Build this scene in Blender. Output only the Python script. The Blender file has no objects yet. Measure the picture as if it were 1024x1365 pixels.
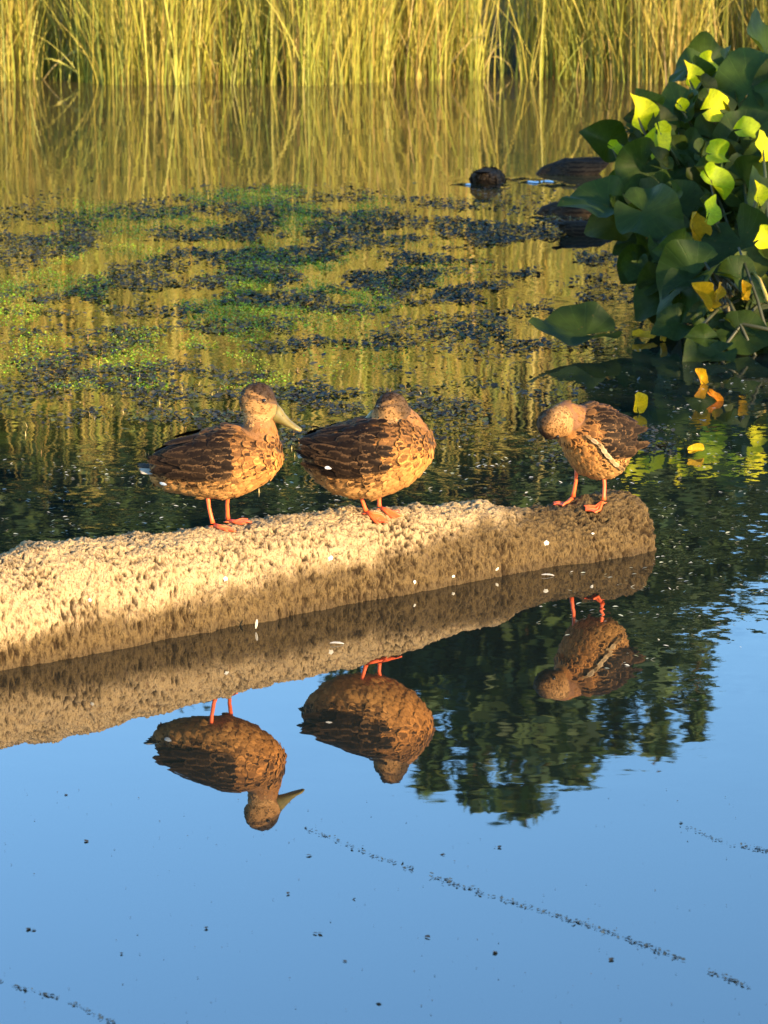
import bpy, bmesh, math, random
import numpy as np
from mathutils import Vector, Matrix, Quaternion, noise
from mathutils.bvhtree import BVHTree
R = math.radians
random.seed(7); rng = np.random.default_rng(7)
S = bpy.context.scene; C = S.collection

# ------------------------------------------------------------------ camera, sky, sun, exposure
F = 3889.0; PITCH = R(13.48); H = 2.5                      # focal length in photo pixels, tilt, eye height over the water
cam = bpy.data.objects.new('camera', bpy.data.cameras.new('camera')); C.objects.link(cam)
cam.location = (0, 0, H); cam.rotation_euler = (R(90) - PITCH, 0, 0)
cam.data.sensor_fit = 'HORIZONTAL'; cam.data.sensor_width = 36; cam.data.lens = 36 * F / 1024
cam.data.clip_start = .1; cam.data.clip_end = 3000
cam.data.dof.use_dof = True; cam.data.dof.focus_distance = 10.2 * 2.5 / 2.7 + .3; cam.data.dof.aperture_fstop = 12
S.camera = cam
SUN_AZ, SUN_EL = R(43), R(12.5)                            # right of straight behind the camera
TO_SUN = Vector((math.sin(SUN_AZ) * math.cos(SUN_EL), -math.cos(SUN_AZ) * math.cos(SUN_EL), math.sin(SUN_EL)))
W = bpy.data.worlds.new('World'); S.world = W; W.use_nodes = True
nt = W.node_tree; nt.nodes.clear()
sky = nt.nodes.new('ShaderNodeTexSky'); sky.sky_type = 'NISHITA'; sky.sun_disc = False
sky.sun_elevation = SUN_EL; sky.sun_rotation = math.atan2(TO_SUN.x, TO_SUN.y)
sky.air_density = 1.0; sky.dust_density = .3; sky.ozone_density = 2.6
bg = nt.nodes.new('ShaderNodeBackground'); bg.inputs[1].default_value = .15
ow = nt.nodes.new('ShaderNodeOutputWorld')
hs_ = nt.nodes.new('ShaderNodeHueSaturation'); hs_.inputs['Saturation'].default_value = 1.12
nt.links.new(sky.outputs[0], hs_.inputs['Color']); nt.links.new(hs_.outputs[0], bg.inputs[0]); nt.links.new(bg.outputs[0], ow.inputs[0])
sun = bpy.data.objects.new('sun', bpy.data.lights.new('sun', 'SUN')); C.objects.link(sun)
sun.data.energy = 4.1; sun.data.angle = R(.55); sun.data.color = (1, .74, .40)
sun.rotation_euler = (-TO_SUN).to_track_quat('-Z', 'Y').to_euler()
S.view_settings.view_transform = 'Standard'; S.view_settings.look = 'None'
S.view_settings.exposure = 2.05; S.view_settings.gamma = 1; S.view_settings.use_curve_mapping = False
S.cycles.max_bounces = 8; S.cycles.transparent_max_bounces = 4
S.cycles.sample_clamp_indirect = 6

# ------------------------------------------------------------------ helpers
cp, sp = math.cos(PITCH), math.sin(PITCH)
EYE = Vector((0, 0, H))
def ray(px, py):
    a = (px - 512) / F; b = (682.5 - py) / F
    return Vector((a, cp + b * sp, -sp + b * cp))
def at(px, py, z=0.0):                                     # the point at height z seen at that spot of the photograph
    d = ray(px, py); return EYE + d * ((z - H) / d.z)
def at_y(px, py, y):                                       # the same at a given distance
    d = ray(px, py); return EYE + d * (y / d.y)
def proj(p):
    q = Vector(p) - EYE; f = q.y * cp - q.z * sp; u = q.y * sp + q.z * cp
    return 512 + F * q.x / f, 682.5 - F * u / f
def tag(o, label=None, cat=None, group=None, kind=None):
    for k, v in (('label', label), ('category', cat), ('group', group), ('kind', kind)):
        if v: o[k] = v
    return o
def empty(name, loc, rz=0):
    o = bpy.data.objects.new(name, None); C.objects.link(o); o.location = loc; o.rotation_euler = (0, 0, rz)
    o.empty_display_size = .1
    return o
def link(name, me, mat=None, parent=None):
    o = bpy.data.objects.new(name, me); C.objects.link(o)
    if mat and not me.materials: me.materials.append(mat)
    if parent: o.parent = parent
    return o
class MB:                                                  # gathers vertices, faces and per-vertex attributes of ONE mesh
    def __init__(s): s.v = []; s.f = []; s.c = []; s.u = []
    def add(s, verts, faces, col=(1, 1, 1), uv=None):
        n = len(s.v); s.v += [tuple(p) for p in verts]; s.f += [tuple(i + n for i in f) for f in faces]
        s.c += [tuple(col)] * len(verts) if not isinstance(col, list) else col
        s.u += uv if uv else [(0, 0, 0)] * len(verts)
    def tube(s, path, rad, seg=8, col=(1, 1, 1), squash=1.0):
        path = [Vector(p) for p in path]; vs = []; fs = []
        for i, p in enumerate(path):
            t = (path[min(i + 1, len(path) - 1)] - path[max(i - 1, 0)]).normalized()
            a = t.cross(Vector((0, 0, 1)) if abs(t.z) < .95 else Vector((0, 1, 0))).normalized(); b = t.cross(a)
            for k in range(seg):
                w = 2 * math.pi * k / seg
                vs.append(p + (a * math.cos(w) + b * math.sin(w) * squash) * rad[i])
        for i in range(len(path) - 1):
            for k in range(seg):
                fs.append((i * seg + k, i * seg + (k + 1) % seg, (i + 1) * seg + (k + 1) % seg, (i + 1) * seg + k))
        fs.append(tuple(range(seg))[::-1]); fs.append(tuple((len(path) - 1) * seg + k for k in range(seg)))
        s.add(vs, fs, col)
    def mesh(s, name, smooth=True):
        me = bpy.data.meshes.new(name); me.from_pydata(s.v, [], s.f); set_attr(me, s.c, s.u, smooth); return me
    def build(s, name, mat, parent=None, smooth=True):
        return link(name, s.mesh(name, smooth), mat, parent)
def set_attr(me, col=None, uv=None, smooth=True):
    n = len(me.vertices)
    if col is not None:
        a = me.attributes.new('tint', 'FLOAT_COLOR', 'POINT')
        c = np.ones((n, 4), np.float32); c[:, :3] = np.asarray(col, np.float32).reshape(n, -1)[:, :3]
        a.data.foreach_set('color', c.ravel())
    if uv is not None:
        b = me.attributes.new('fuv', 'FLOAT_VECTOR', 'POINT')
        b.data.foreach_set('vector', np.asarray(uv, np.float32).reshape(n, 3).ravel())
    if smooth: me.polygons.foreach_set('use_smooth', np.ones(len(me.polygons), bool))
    me.update()
def np_mesh(name, v, f, col=None, uv=None, smooth=False):   # quads from numpy arrays
    me = bpy.data.meshes.new(name); n, m = len(v), len(f)
    me.vertices.add(n); me.vertices.foreach_set('co', np.asarray(v, np.float32).ravel())
    k = f.shape[1]
    me.loops.add(m * k); me.loops.foreach_set('vertex_index', np.asarray(f, np.int32).ravel())
    me.polygons.add(m); me.polygons.foreach_set('loop_start', np.arange(0, m * k, k, dtype=np.int32))
    me.update(calc_edges=True); set_attr(me, col, uv, smooth); return me

class NT:                                                  # short hand for shader nodes
    def __init__(s, name):
        s.m = bpy.data.materials.new(name); s.m.use_nodes = True; s.t = s.m.node_tree; s.t.nodes.clear()
        s.out = s.n('OutputMaterial')
    def n(s, kind, props=None, **ins):
        x = s.t.nodes.new('ShaderNode' + kind)
        for k, v in (props or {}).items(): setattr(x, k, v)
        for k, v in ins.items(): s.set(x, int(k[1:]) if k[0] == 'i' and k[1:].isdigit() else k.replace('_', ' '), v)
        return x
    def set(s, x, k, v):
        i = x.inputs[k]
        if isinstance(v, bpy.types.NodeSocket): s.t.links.new(v, i)
        elif isinstance(v, bpy.types.Node): s.t.links.new(v.outputs[0], i)
        else: i.default_value = v
    def math(s, op, a, b=0.0, c=0.0, clamp=False):
        return s.n('Math', {'operation': op, 'use_clamp': clamp}, i0=a, i1=b, i2=c).outputs[0]
    def vmath(s, op, a, b=(0, 0, 0), scale=None):
        x = s.n('VectorMath', {'operation': op}, i0=a, i1=b)
        if scale is not None: s.set(x, 'Scale', scale)
        return x.outputs[0]
    def mix(s, f, a, b, blend='MIX'):
        x = s.n('Mix', {'data_type': 'RGBA', 'blend_type': blend})
        s.set(x, 0, f); s.set(x, 6, a); s.set(x, 7, b); return x.outputs[2]
    def ramp(s, f, lo, hi):
        x = s.n('MapRange', {'interpolation_type': 'SMOOTHSTEP'}, Value=f); s.set(x, 1, lo); s.set(x, 2, hi); return x.outputs[0]
    def noise(s, vec, scale, detail=3, rough=.55, out=0):
        return s.n('TexNoise', None, Vector=vec, Scale=scale, Detail=detail, Roughness=rough).outputs[out]
    def attr(s, name): return s.n('Attribute', {'attribute_name': name})
    def done(s, sh): s.t.links.new(sh.outputs[0] if isinstance(sh, bpy.types.Node) else sh, s.out.inputs[0]); return s.m
def rgb(r, g, b): return (r, g, b, 1)

def tint_mat(name, rough=.6, spec=.3, transl=0.0, tcol=(1, 1, .5), vary=.35, vscale=18, sheen=0):
    m = NT(name); a = m.attr('tint')
    geo = m.n('NewGeometry'); nz = m.noise(geo.outputs['Position'], vscale, 3)
    k = m.math('MULTIPLY_ADD', nz, 2 * vary, 1 - vary)
    col = m.mix(1.0, a.outputs[0], m.n('CombineXYZ', None, i0=k, i1=k, i2=k).outputs[0], 'MULTIPLY')
    p = m.n('BsdfPrincipled', None, Base_Color=col, Roughness=rough, Specular_IOR_Level=spec)
    if transl:
        t = m.n('BsdfTranslucent', None, Color=m.mix(1.0, col, rgb(*tcol), 'MULTIPLY'))
        return m.done(m.n('MixShader', None, i0=transl, i1=p, i2=t))
    return m.done(p)

# ------------------------------------------------------------------ materials
def mat_feather():                                         # tint = pale edge colour; fuv = (across, along, darkness of the centre)
    m = NT('feathers'); a = m.attr('tint'); u = m.n('SeparateXYZ', None, Vector=m.attr('fuv').outputs[1])
    ax = m.math('ABSOLUTE', u.outputs[0])
    d = m.math('MAXIMUM', ax, m.math('MULTIPLY_ADD', u.outputs[1], 1.7, -.95))
    geo = m.n('NewGeometry'); nz = m.noise(geo.outputs['Position'], 160, 2)
    d = m.math('ADD', d, m.math('MULTIPLY_ADD', nz, 1.1, -.55))
    centre = m.math('SUBTRACT', 1.0, m.ramp(d, .40, .66))
    f = m.math('MULTIPLY', centre, u.outputs[2], clamp=True)
    nz2 = m.noise(geo.outputs['Position'], 420, 2)
    col = m.mix(f, a.outputs[0], rgb(.009, .0055, .004))
    k = m.math('MULTIPLY_ADD', nz2, .9, .55)
    col = m.mix(1.0, col, m.n('CombineXYZ', None, i0=k, i1=k, i2=k).outputs[0], 'MULTIPLY')
    p = m.n('BsdfPrincipled', None, Base_Color=col, Roughness=.65, Specular_IOR_Level=.06)
    return m.done(p)
def mat_down():                                            # the body under the feathers, the fine feathers of the head
    m = NT('down'); a = m.attr('tint'); tc = m.n('TexCoord')
    n1 = m.noise(tc.outputs[3], 260, 3); n2 = m.noise(tc.outputs[3], 60, 3)
    k = m.math('ADD', m.math('MULTIPLY_ADD', n1, .9, .2), m.math('MULTIPLY', n2, .7))
    col = m.mix(1.0, a.outputs[0], m.n('CombineXYZ', None, i0=k, i1=k, i2=k).outputs[0], 'MULTIPLY')
    b = m.n('Bump', None, Strength=.5, Distance=.003, Height=n1)
    return m.done(m.n('BsdfPrincipled', None, Base_Color=col, Roughness=.7, Specular_IOR_Level=.15, Normal=b))
def mat_plain(name, col, rough=.5, spec=.4, vscale=80, vary=.5, bump=.002):
    m = NT(name); tc = m.n('TexCoord'); nz = m.noise(tc.outputs[3], vscale, 4)
    k = m.math('MULTIPLY_ADD', nz, 2 * vary, 1 - vary)
    c = m.mix(1.0, rgb(*col), m.n('CombineXYZ', None, i0=k, i1=k, i2=k).outputs[0], 'MULTIPLY')
    b = m.n('Bump', None, Strength=.5, Distance=bump, Height=nz)
    return m.done(m.n('BsdfPrincipled', None, Base_Color=c, Roughness=rough, Specular_IOR_Level=spec, Normal=b))
def mat_log():
    m = NT('weathered_wood'); geo = m.n('NewGeometry'); pos = geo.outputs['Position']
    z = m.n('SeparateXYZ', None, Vector=pos).outputs[2]
    n1 = m.noise(pos, 16, 5, .6); n2 = m.noise(m.vmath('MULTIPLY', pos, (1, 1, .45)), 75, 4, .65); n3 = m.noise(pos, 3.2, 3)
    n4 = m.noise(m.vmath('MULTIPLY', pos, (1, 1, .6)), 190, 3, .6)
    cav = m.attr('fuv'); cv = m.n('SeparateXYZ', None, Vector=cav.outputs[1])
    dry = m.mix(n1, rgb(.33, .225, .11), rgb(.55, .395, .215))
    dry = m.mix(m.math('MULTIPLY', m.ramp(n2, .52, .66), .8), dry, rgb(.16, .095, .05)); dry = m.mix(m.math('MULTIPLY', m.ramp(n4, .54, .70), .75), dry, rgb(.12, .07, .035))
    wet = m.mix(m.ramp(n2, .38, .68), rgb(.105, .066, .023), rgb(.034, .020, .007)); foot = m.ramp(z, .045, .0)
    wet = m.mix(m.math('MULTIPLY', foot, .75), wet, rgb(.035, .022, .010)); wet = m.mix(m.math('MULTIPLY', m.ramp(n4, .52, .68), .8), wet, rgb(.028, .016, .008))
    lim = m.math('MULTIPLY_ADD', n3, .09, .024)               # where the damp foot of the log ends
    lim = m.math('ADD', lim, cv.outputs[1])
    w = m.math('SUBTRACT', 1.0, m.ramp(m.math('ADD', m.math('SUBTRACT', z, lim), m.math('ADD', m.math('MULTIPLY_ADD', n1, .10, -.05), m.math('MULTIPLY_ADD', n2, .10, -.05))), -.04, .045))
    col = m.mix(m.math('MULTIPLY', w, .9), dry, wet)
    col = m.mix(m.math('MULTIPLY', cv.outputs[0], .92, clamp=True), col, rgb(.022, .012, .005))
    b = m.n('Bump', None, Strength=1.0, Distance=.02, Height=m.math('SUBTRACT', 0.0, m.math('ADD', n2, m.math('MULTIPLY', n4, .5))))
    return m.done(m.n('BsdfPrincipled', None, Base_Color=col, Roughness=.85, Specular_IOR_Level=.15, Normal=b))
def mat_water():
    m = NT('pond_water'); geo = m.n('NewGeometry'); pos = geo.outputs['Position']
    u = m.n('SeparateXYZ', None, Vector=m.attr('fuv').outputs[1])     # (fleck ripple, swell, murk)
    def slope(scale, amp, detail=2):
        c = m.noise(m.vmath('MULTIPLY', pos, scale), 1.0, detail, .5, out=1)
        return m.vmath('SCALE', m.vmath('SUBTRACT', c, (.5, .5, .5)), scale=amp)
    s = slope((3.0, 7.0, 1), m.math('MULTIPLY', u.outputs[1], .011))
    s = m.vmath('ADD', s, slope((9, 22, 1), m.math('MULTIPLY', u.outputs[1], .009)))
    brk = m.ramp(m.noise(m.vmath('MULTIPLY', pos, (2.5, 3.5, 1)), 1.0, 4, .65), .42, .66)
    s = m.vmath('ADD', s, slope((20, 26, 1), m.math('MULTIPLY', m.math('MULTIPLY', u.outputs[0], brk), .20), 3))
    s = m.vmath('MULTIPLY', s, (1, 1, 0))
    nrm = m.vmath('NORMALIZE', m.vmath('ADD', s, (0, 0, 1)))
    fr = m.n('Fresnel', None, IOR=2.75, Normal=nrm)
    gl = m.n('BsdfGlossy', None, Color=rgb(1, 1, 1), Roughness=.012, Normal=nrm)
    mur = m.attr('tint').outputs[0]
    df = m.n('BsdfDiffuse', None, Color=mur)
    return m.done(m.n('MixShader', None, i0=fr, i1=df, i2=gl))
def mat_leaf():
    m = NT('lily_leaf'); a = m.attr('tint'); u = m.n('SeparateXYZ', None, Vector=m.attr('fuv').outputs[1])
    vein = m.ramp(m.math('ABSOLUTE', m.math('SINE', m.math('MULTIPLY', u.outputs[0], 9.0))), .16, .0)
    tc = m.n('TexCoord'); nz = m.noise(tc.outputs[3], 9, 4, .6); nf = m.noise(tc.outputs[3], 60, 3)
    oi = m.n('ObjectInfo'); col = m.mix(1.0, a.outputs[0], oi.outputs['Color'], 'MULTIPLY')
    k = m.math('ADD', m.math('MULTIPLY_ADD', nz, .9, .5), m.math('MULTIPLY', vein, .35))
    col = m.mix(1.0, col, m.n('CombineXYZ', None, i0=k, i1=k, i2=k).outputs[0], 'MULTIPLY')
    spot = m.ramp(m.noise(tc.outputs[3], 22, 2), .68, .76)
    col = m.mix(m.math('MULTIPLY', spot, .6), col, rgb(.10, .075, .02))
    b = m.n('Bump', None, Strength=.35, Distance=.004, Height=m.math('SUBTRACT', nf, vein))
    p = m.n('BsdfPrincipled', None, Base_Color=col, Roughness=.5, Specular_IOR_Level=.17, Normal=b)
    t = m.n('BsdfTranslucent', None, Color=m.mix(1.0, col, rgb(3.0, 2.4, .5), 'MULTIPLY'))
    return m.done(m.n('MixShader', None, i0=.28, i1=p, i2=t))
def mat_ground():
    m = NT('bank_soil'); geo = m.n('NewGeometry'); pos = geo.outputs['Position']
    n1 = m.noise(pos, .35, 5); n2 = m.noise(pos, 9, 4)
    c = m.mix(n1, rgb(.045, .045, .018), rgb(.10, .085, .04)); c = m.mix(m.math('MULTIPLY', n2, .6), c, rgb(.03, .028, .012))
    b = m.n('Bump', None, Strength=.6, Distance=.05, Height=n2)
    return m.done(m.n('BsdfPrincipled', None, Base_Color=c, Roughness=.95, Normal=b))
M = dict(feather=mat_feather(), down=mat_down(), log=mat_log(), water=mat_water(), leaf=mat_leaf(), ground=mat_ground(),
         bill=mat_plain('bill_horn', (.155, .115, .028), .4, .5, 60, .4, .0008), eye=mat_plain('eye_black', (.01, .007, .005), .1, .6, 20, .1, 0),
         legs=mat_plain('orange_leg_skin', (.70, .11, .028), .5, .4, 120, .35, .001),
         reed=tint_mat('reed_blade', .5, .3, .25, (1.3, 1.25, .5), .3, 9),
         weed=tint_mat('pond_weed', .55, .25, .0, (1, 1, 1), .4, 25),
         sprout=tint_mat('water_sprout', .45, .4, .35, (1.3, 1.3, .4), .3, 20),
         stalk=tint_mat('lily_stalk', .45, .4, 0, (1, 1, 1), .3, 12),
         crown=tint_mat('tree_foliage', .6, .25, .25, (1.2, 1.3, .5), .35, 1.5),
         bark=mat_plain('tree_bark', (.09, .06, .04), .9, .1, 6, .5, .02),
         white=mat_plain('white_lime', (.55, .52, .46), .7, .2, 60, .2, .001),
         scrap=tint_mat('water_debris', .7, .2, 0, (1, 1, 1), .4, 40))

# ------------------------------------------------------------------ ground and water
def ground_z(x, y):
    far = max(0, min(1, (y - 28.6) / 2.2)); far = far * far * (3 - 2 * far)
    near = max(0, min(1, (4.6 - y + .12 * math.sin(x * 1.3)) / 3.5)); near = near * near * (3 - 2 * near)
    east = max(0, min(1, (x - 5.2 - .35 * math.sin(y * .8) - max(0, y - 12) * .9) / 2.2)); east = east * east * (3 - 2 * east)
    west = max(0, min(1, (-x - 14) / 4))
    t = max(far, near, east, west)
    return -.7 + t * 1.15 + (.25 * near if near > .5 else 0) + .05 * noise.noise(Vector((x * .6, y * .6, 0))) * t + max(0, y - 40) * .004
xs = np.concatenate([[-900, -300, -120, -60, -40], np.arange(-28, 28.1, .7), [40, 60, 120, 300, 900]])
ys = np.concatenate([[-900, -300, -100, -50, -25, -12], np.arange(-6, 46.1, .6), [55, 75, 110, 200, 400, 900, 1800]])
gv = [(x, y, ground_z(x, y)) for y in ys for x in xs]; nx = len(xs)
gf = np.array([(j * nx + i, j * nx + i + 1, (j + 1) * nx + i + 1, (j + 1) * nx + i) for j in range(len(ys) - 1) for i in range(nx - 1)])
tag(link('ground', np_mesh('ground', np.array(gv), gf, smooth=True), M['ground']), kind='structure')

def blob(px, py, cx, cy, rx, ry):
    d = ((px - cx) / rx) ** 2 + ((py - cy) / ry) ** 2
    return math.exp(-d * d)
BIRDS = [(650, 243), (765, 232), (752, 285), (775, 312)]
def water_state(x, y):                                     # how rippled, how wavy, how murky the pond is at that place
    px, py = proj((x, y, 0))
    fl = .6 * blob(px, py, 120, 668, 330, 70) + .6 * blob(px, py, 600, 625, 240, 85) + .7 * blob(px, py, 960, 600, 190, 190)
    fl += .55 * blob(px, py, 860, 790, 160, 90) + .35 * blob(px, py, 960, 860, 130, 110) + 1.5 * blob(px, py, 790, 400, 95, 34)
    fl += .25 * blob(px, py, 300, 420, 600, 160)
    fl += sum(a_ * blob(px, py, bx, by, rx, ry) for bx, by, rx, ry, a_ in ((640, 240, 60, 5, 2.0), (705, 236, 40, 6, 2.5), (735, 284, 34, 5, 2.2), (760, 240, 40, 8, 2.0)))
    sw = .42 + .6 * max(0, min(1, (900 - py) / 500)) + .5 * blob(px, py, 720, 980, 380, 120) + .5 * max(0, min(1, (300 - py) / 100)) - .35 * max(0, min(1, (py - 1020) / 80))
    mk = .9 * blob(px, py, 250, 300, 700, 60) + .7 * blob(px, py, 300, 430, 520, 150)
    return min(fl, 2.5), max(sw, .12), min(mk, 1)
wx = np.concatenate([[-60, -30, -18, -12, -8], np.arange(-5, 5.01, .10), [8, 12, 18, 30]])
wy = np.concatenate([[-6, 0, 3], np.arange(4.5, 31, .10), [36]])
wv = [(x, y, 0.0) for y in wy for x in wx]; nx = len(wx)
wf = np.array([(j * nx + i, j * nx + i + 1, (j + 1) * nx + i + 1, (j + 1) * nx + i) for j in range(len(wy) - 1) for i in range(nx - 1)])
wu = [water_state(x, max(y, 3.5)) for x, y, _ in wv]
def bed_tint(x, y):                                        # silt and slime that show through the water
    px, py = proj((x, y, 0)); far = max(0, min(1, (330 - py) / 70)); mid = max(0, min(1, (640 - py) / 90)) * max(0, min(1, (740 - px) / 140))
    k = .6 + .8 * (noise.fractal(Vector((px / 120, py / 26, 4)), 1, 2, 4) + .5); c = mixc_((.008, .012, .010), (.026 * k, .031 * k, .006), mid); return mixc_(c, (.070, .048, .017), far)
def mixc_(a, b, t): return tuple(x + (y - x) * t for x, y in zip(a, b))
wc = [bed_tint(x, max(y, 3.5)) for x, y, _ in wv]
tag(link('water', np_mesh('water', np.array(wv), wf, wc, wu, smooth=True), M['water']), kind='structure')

for px, py, L, hgt in ((640, 246, .55, .020), (690, 238, .50, .016), (722, 243, .42, .022), (742, 247, .35, .018), (735, 290, .42, .018), (655, 250, .35, .014)):
    p = at(px, py); vs = []; fs = []; m_ = 13; hgt *= .8; L *= .8                # little ridges of water pushed up by the feeding ducks
    for i in range(24):
        t = i / 23 * 2 - 1; e_ = max(0, 1 - t * t) ** .7
        for j in range(m_):
            u_ = j / (m_ - 1) * 2 - 1; vs.append((p.x + t * L * .5, p.y + u_ * .055 * (.4 + .6 * e_) + .03 * math.sin(t * 7), .0015 + hgt * e_ * (.5 + .5 * math.cos(math.pi * u_))))
    for i in range(23):
        for j in range(m_ - 1): fs.append((i * m_ + j, (i + 1) * m_ + j, (i + 1) * m_ + j + 1, i * m_ + j + 1))
    tag(link('water_ripple', np_mesh('water_ripple', np.array(vs), np.array(fs), [(.01, .014, .012)] * len(vs), [(0, .2, 0)] * len(vs), True), M['water']), kind='structure')
# ------------------------------------------------------------------ reed bed
def blades(name, bx, by, bz, h, w, lean, az, col, mat, nseg=5, tipcol=None, curl=1.6, droop=0.0):
    n = len(bx); t = np.linspace(0, 1, nseg + 1)[None, :]
    lx, ly = (np.cos(az) * lean)[:, None], (np.sin(az) * lean)[:, None]; h_ = h[:, None]
    cx = bx[:, None] + lx * h_ * t ** curl; cy = by[:, None] + ly * h_ * t ** curl
    cz = bz[:, None] + h_ * t * np.sqrt(np.clip(1 - (np.hypot(lx, ly) * t ** (curl - .6)) ** 2 * .5, .2, 1))
    fa = rng.uniform(0, math.pi, n); wx_, wy_ = (np.cos(fa) * w)[:, None], (np.sin(fa) * w)[:, None]
    prof = np.clip(1.05 - t ** 2.2, .06, 1) * .5
    L = np.stack([cx - wx_ * prof, cy - wy_ * prof, cz], 2); Rr = np.stack([cx + wx_ * prof, cy + wy_ * prof, cz], 2)
    v = np.stack([L, Rr], 2).reshape(-1, 3)
    base = (np.arange(n) * (nseg + 1) * 2)[:, None] + (np.arange(nseg) * 2)[None, :]
    f = np.stack([base, base + 1, base + 3, base + 2], 2).reshape(-1, 4)
    c0 = np.repeat(col[:, None, :], nseg + 1, 1)
    if tipcol is not None:
        k = (t[:, :, None]) ** 1.3; c0 = c0 * (1 - k) + tipcol[:, None, :] * k
    c = np.repeat(c0[:, :, None, :], 2, 2).reshape(-1, 3)
    return link(name, np_mesh(name, v, f, c), mat)
def reeds():
    n1, n2 = 24000, 10000
    x = np.concatenate([rng.uniform(-7, 7.5, n1), rng.uniform(-9, 9.5, n2)])
    edge = 27.9 + .25 * np.sin(x * 1.1) + .14 * np.sin(x * 3.7 + 1)
    y = np.concatenate([np.zeros(n1), np.zeros(n2)])
    y[:n1] = edge[:n1] + rng.beta(1, 1.8, n1) * 1.6; y[n1:] = edge[n1:] + rng.uniform(1.3, 5.5, n2)
    dens = np.array([noise.noise(Vector((a * 1.1, b * 1.3, 3))) for a, b in zip(x, y)])
    keep = (dens > -.14) | (rng.random(len(x)) < .16)
    hol = np.zeros(len(x), bool)                              # dark hollows at the water's edge
    for pa, pb, dep in ((48, 108, .9), (598, 628, .7), (640, 694, 1.0), (372, 384, .5)):
        xa, xb = at(pa, 108).x, at(pb, 108).x; hol |= (x > xa) & (x < xb) & (y < edge + dep)
    keep &= ~hol | (rng.random(len(x)) < .08)
    x, y, dens = x[keep], y[keep], dens[keep]; n = len(x)
    z = np.full(n, -.1); h = rng.uniform(1.3, 3.0, n) * (1 + .15 * dens)
    h[rng.random(n) < .30] *= .38
    lean = np.abs(rng.normal(0, .16, n)) + .03; wild = rng.random(n) < .16; lean[wild] = rng.uniform(.35, .85, wild.sum())
    az = rng.uniform(0, 2 * math.pi, n)
    pal = np.array([(.25, .25, .035), (.19, .22, .03), (.32, .27, .05), (.25, .17, .045), (.10, .13, .025), (.36, .31, .09)])
    fine = rng.random(n) < .36
    h[fine] = rng.uniform(.35, 1.5, fine.sum()); lean[fine] = rng.uniform(.12, .6, fine.sum())
    big = np.array([noise.noise(Vector((a * .5, b * .5, 9))) for a, b in zip(x, y)])
    pick = np.clip((rng.normal(1.6, 1.5, n) + big * 2.4), 0, 5.99).astype(int)
    col = pal[pick] * rng.uniform(.75, 1.4, (n, 1))
    tip = col * .6 + np.array((.42, .28, .075)) * .5
    w = rng.uniform(.005, .014, n); w[fine] *= .65
    lit = fine & (rng.random(n) < .35) & (h < .9); col[lit] = np.array((.16, .085, .03)) * rng.uniform(.6, 1.5, (lit.sum(), 1))
    o = blades('reed_bed', x, y, z, h, w, lean, az, col, M['reed'], 6, tip)
    tag(o, 'bed of tall yellow-green reeds along the far edge of the pond', 'reeds', kind='stuff')
reeds()
def tall_reeds():
    n = 7500; x = rng.uniform(-11, 2.3, n); y = rng.uniform(34.2, 37.2, n); d = np.array([noise.noise(Vector((a * .9, b * .8, 5))) for a, b in zip(x, y)])
    k = d > -.18; x, y, d = x[k], y[k], d[k]; n = len(x); z = np.array([ground_z(a, b) for a, b in zip(x, y)]) - .1
    h = rng.uniform(3.2, 5.0, n) * (1 + .35 * d); h[rng.random(n) < .3] *= .6
    pal = np.array([(.30, .27, .04), (.20, .25, .03), (.36, .24, .05), (.14, .20, .03), (.40, .33, .08)]); pk = np.clip(rng.normal(1.8, 1.4, n) + d * 2.5, 0, 4.99).astype(int)
    col = pal[pk] * rng.uniform(.7, 1.4, (n, 1)); lean = np.abs(rng.normal(0, .09, n)) + .02
    o = blades('tall_reeds', x, y, z, h, rng.uniform(.02, .05, n), lean, rng.uniform(0, 6.28, n), col, M['reed'], 6, col * .7 + np.array((.4, .26, .07)) * .4)
    tag(o, 'taller golden-green reeds behind the first reed bed, shown mirrored in the pond', 'reeds', kind='stuff')
tall_reeds()
bent = [(250, 108, 292, 84, 'straw-coloured bent reed leaning right out of the reeds, left part of the bank'),
        (52, 106, 118, 62, 'long green reed stem leaning right over a dark gap at the left'),
        (118, 108, 58, 78, 'short dry reed stem fallen left across the dark gap at the left'),
        (640, 100, 668, 58, 'pale dry reed leaning right beside the dark hollow in the reeds'),
        (690, 98, 655, 76, 'broken straw reed leaning left inside the dark hollow'),
        (585, 104, 648, 40, 'green reed arching right above the dark hollow'),
        (780, 104, 812, 52, 'yellow reed leaning right, nearest to the lily leaves'),
        (380, 108, 352, 46, 'tan reed leaning left at the water, middle of the reeds')]
for px, py, qx, qy, lab in bent:
    a = at(px, py); b = at_y(qx, qy, a.y - .15); mid = a.lerp(b, .5) + Vector((0, -.02, .05)); mb = MB()
    mb.tube([a - Vector((0, 0, .05)), a.lerp(mid, .6), mid, mid.lerp(b, .6) + Vector((0, 0, .02)), b], [.010, .009, .008, .006, .003], 6, random.choice([(.42, .32, .12), (.30, .30, .06), (.45, .34, .16)]))
    o = mb.mesh('reed_stem'); e = empty('reed_stem', a); 
    for v in o.vertices: v.co -= a
    link('stem', o, M['reed'], e)
    lb = MB(); d = (b - a); q = mid - a
    s_ = Vector((d.z, 0, -d.x)).normalized() * .011
    lv = [q, q + d * .18 + s_, q + d * .2 - s_, q + d * .45 + Vector((.06, -.05, -.05))]
    lb.add(lv, [(0, 1, 2), (1, 3, 2)], (.36, .31, .09)); lb.build('leaf', M['reed'], e, False)
    tag(e, lab, 'reed', 'leaning reed stems at the foot of the reed bed')

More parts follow.
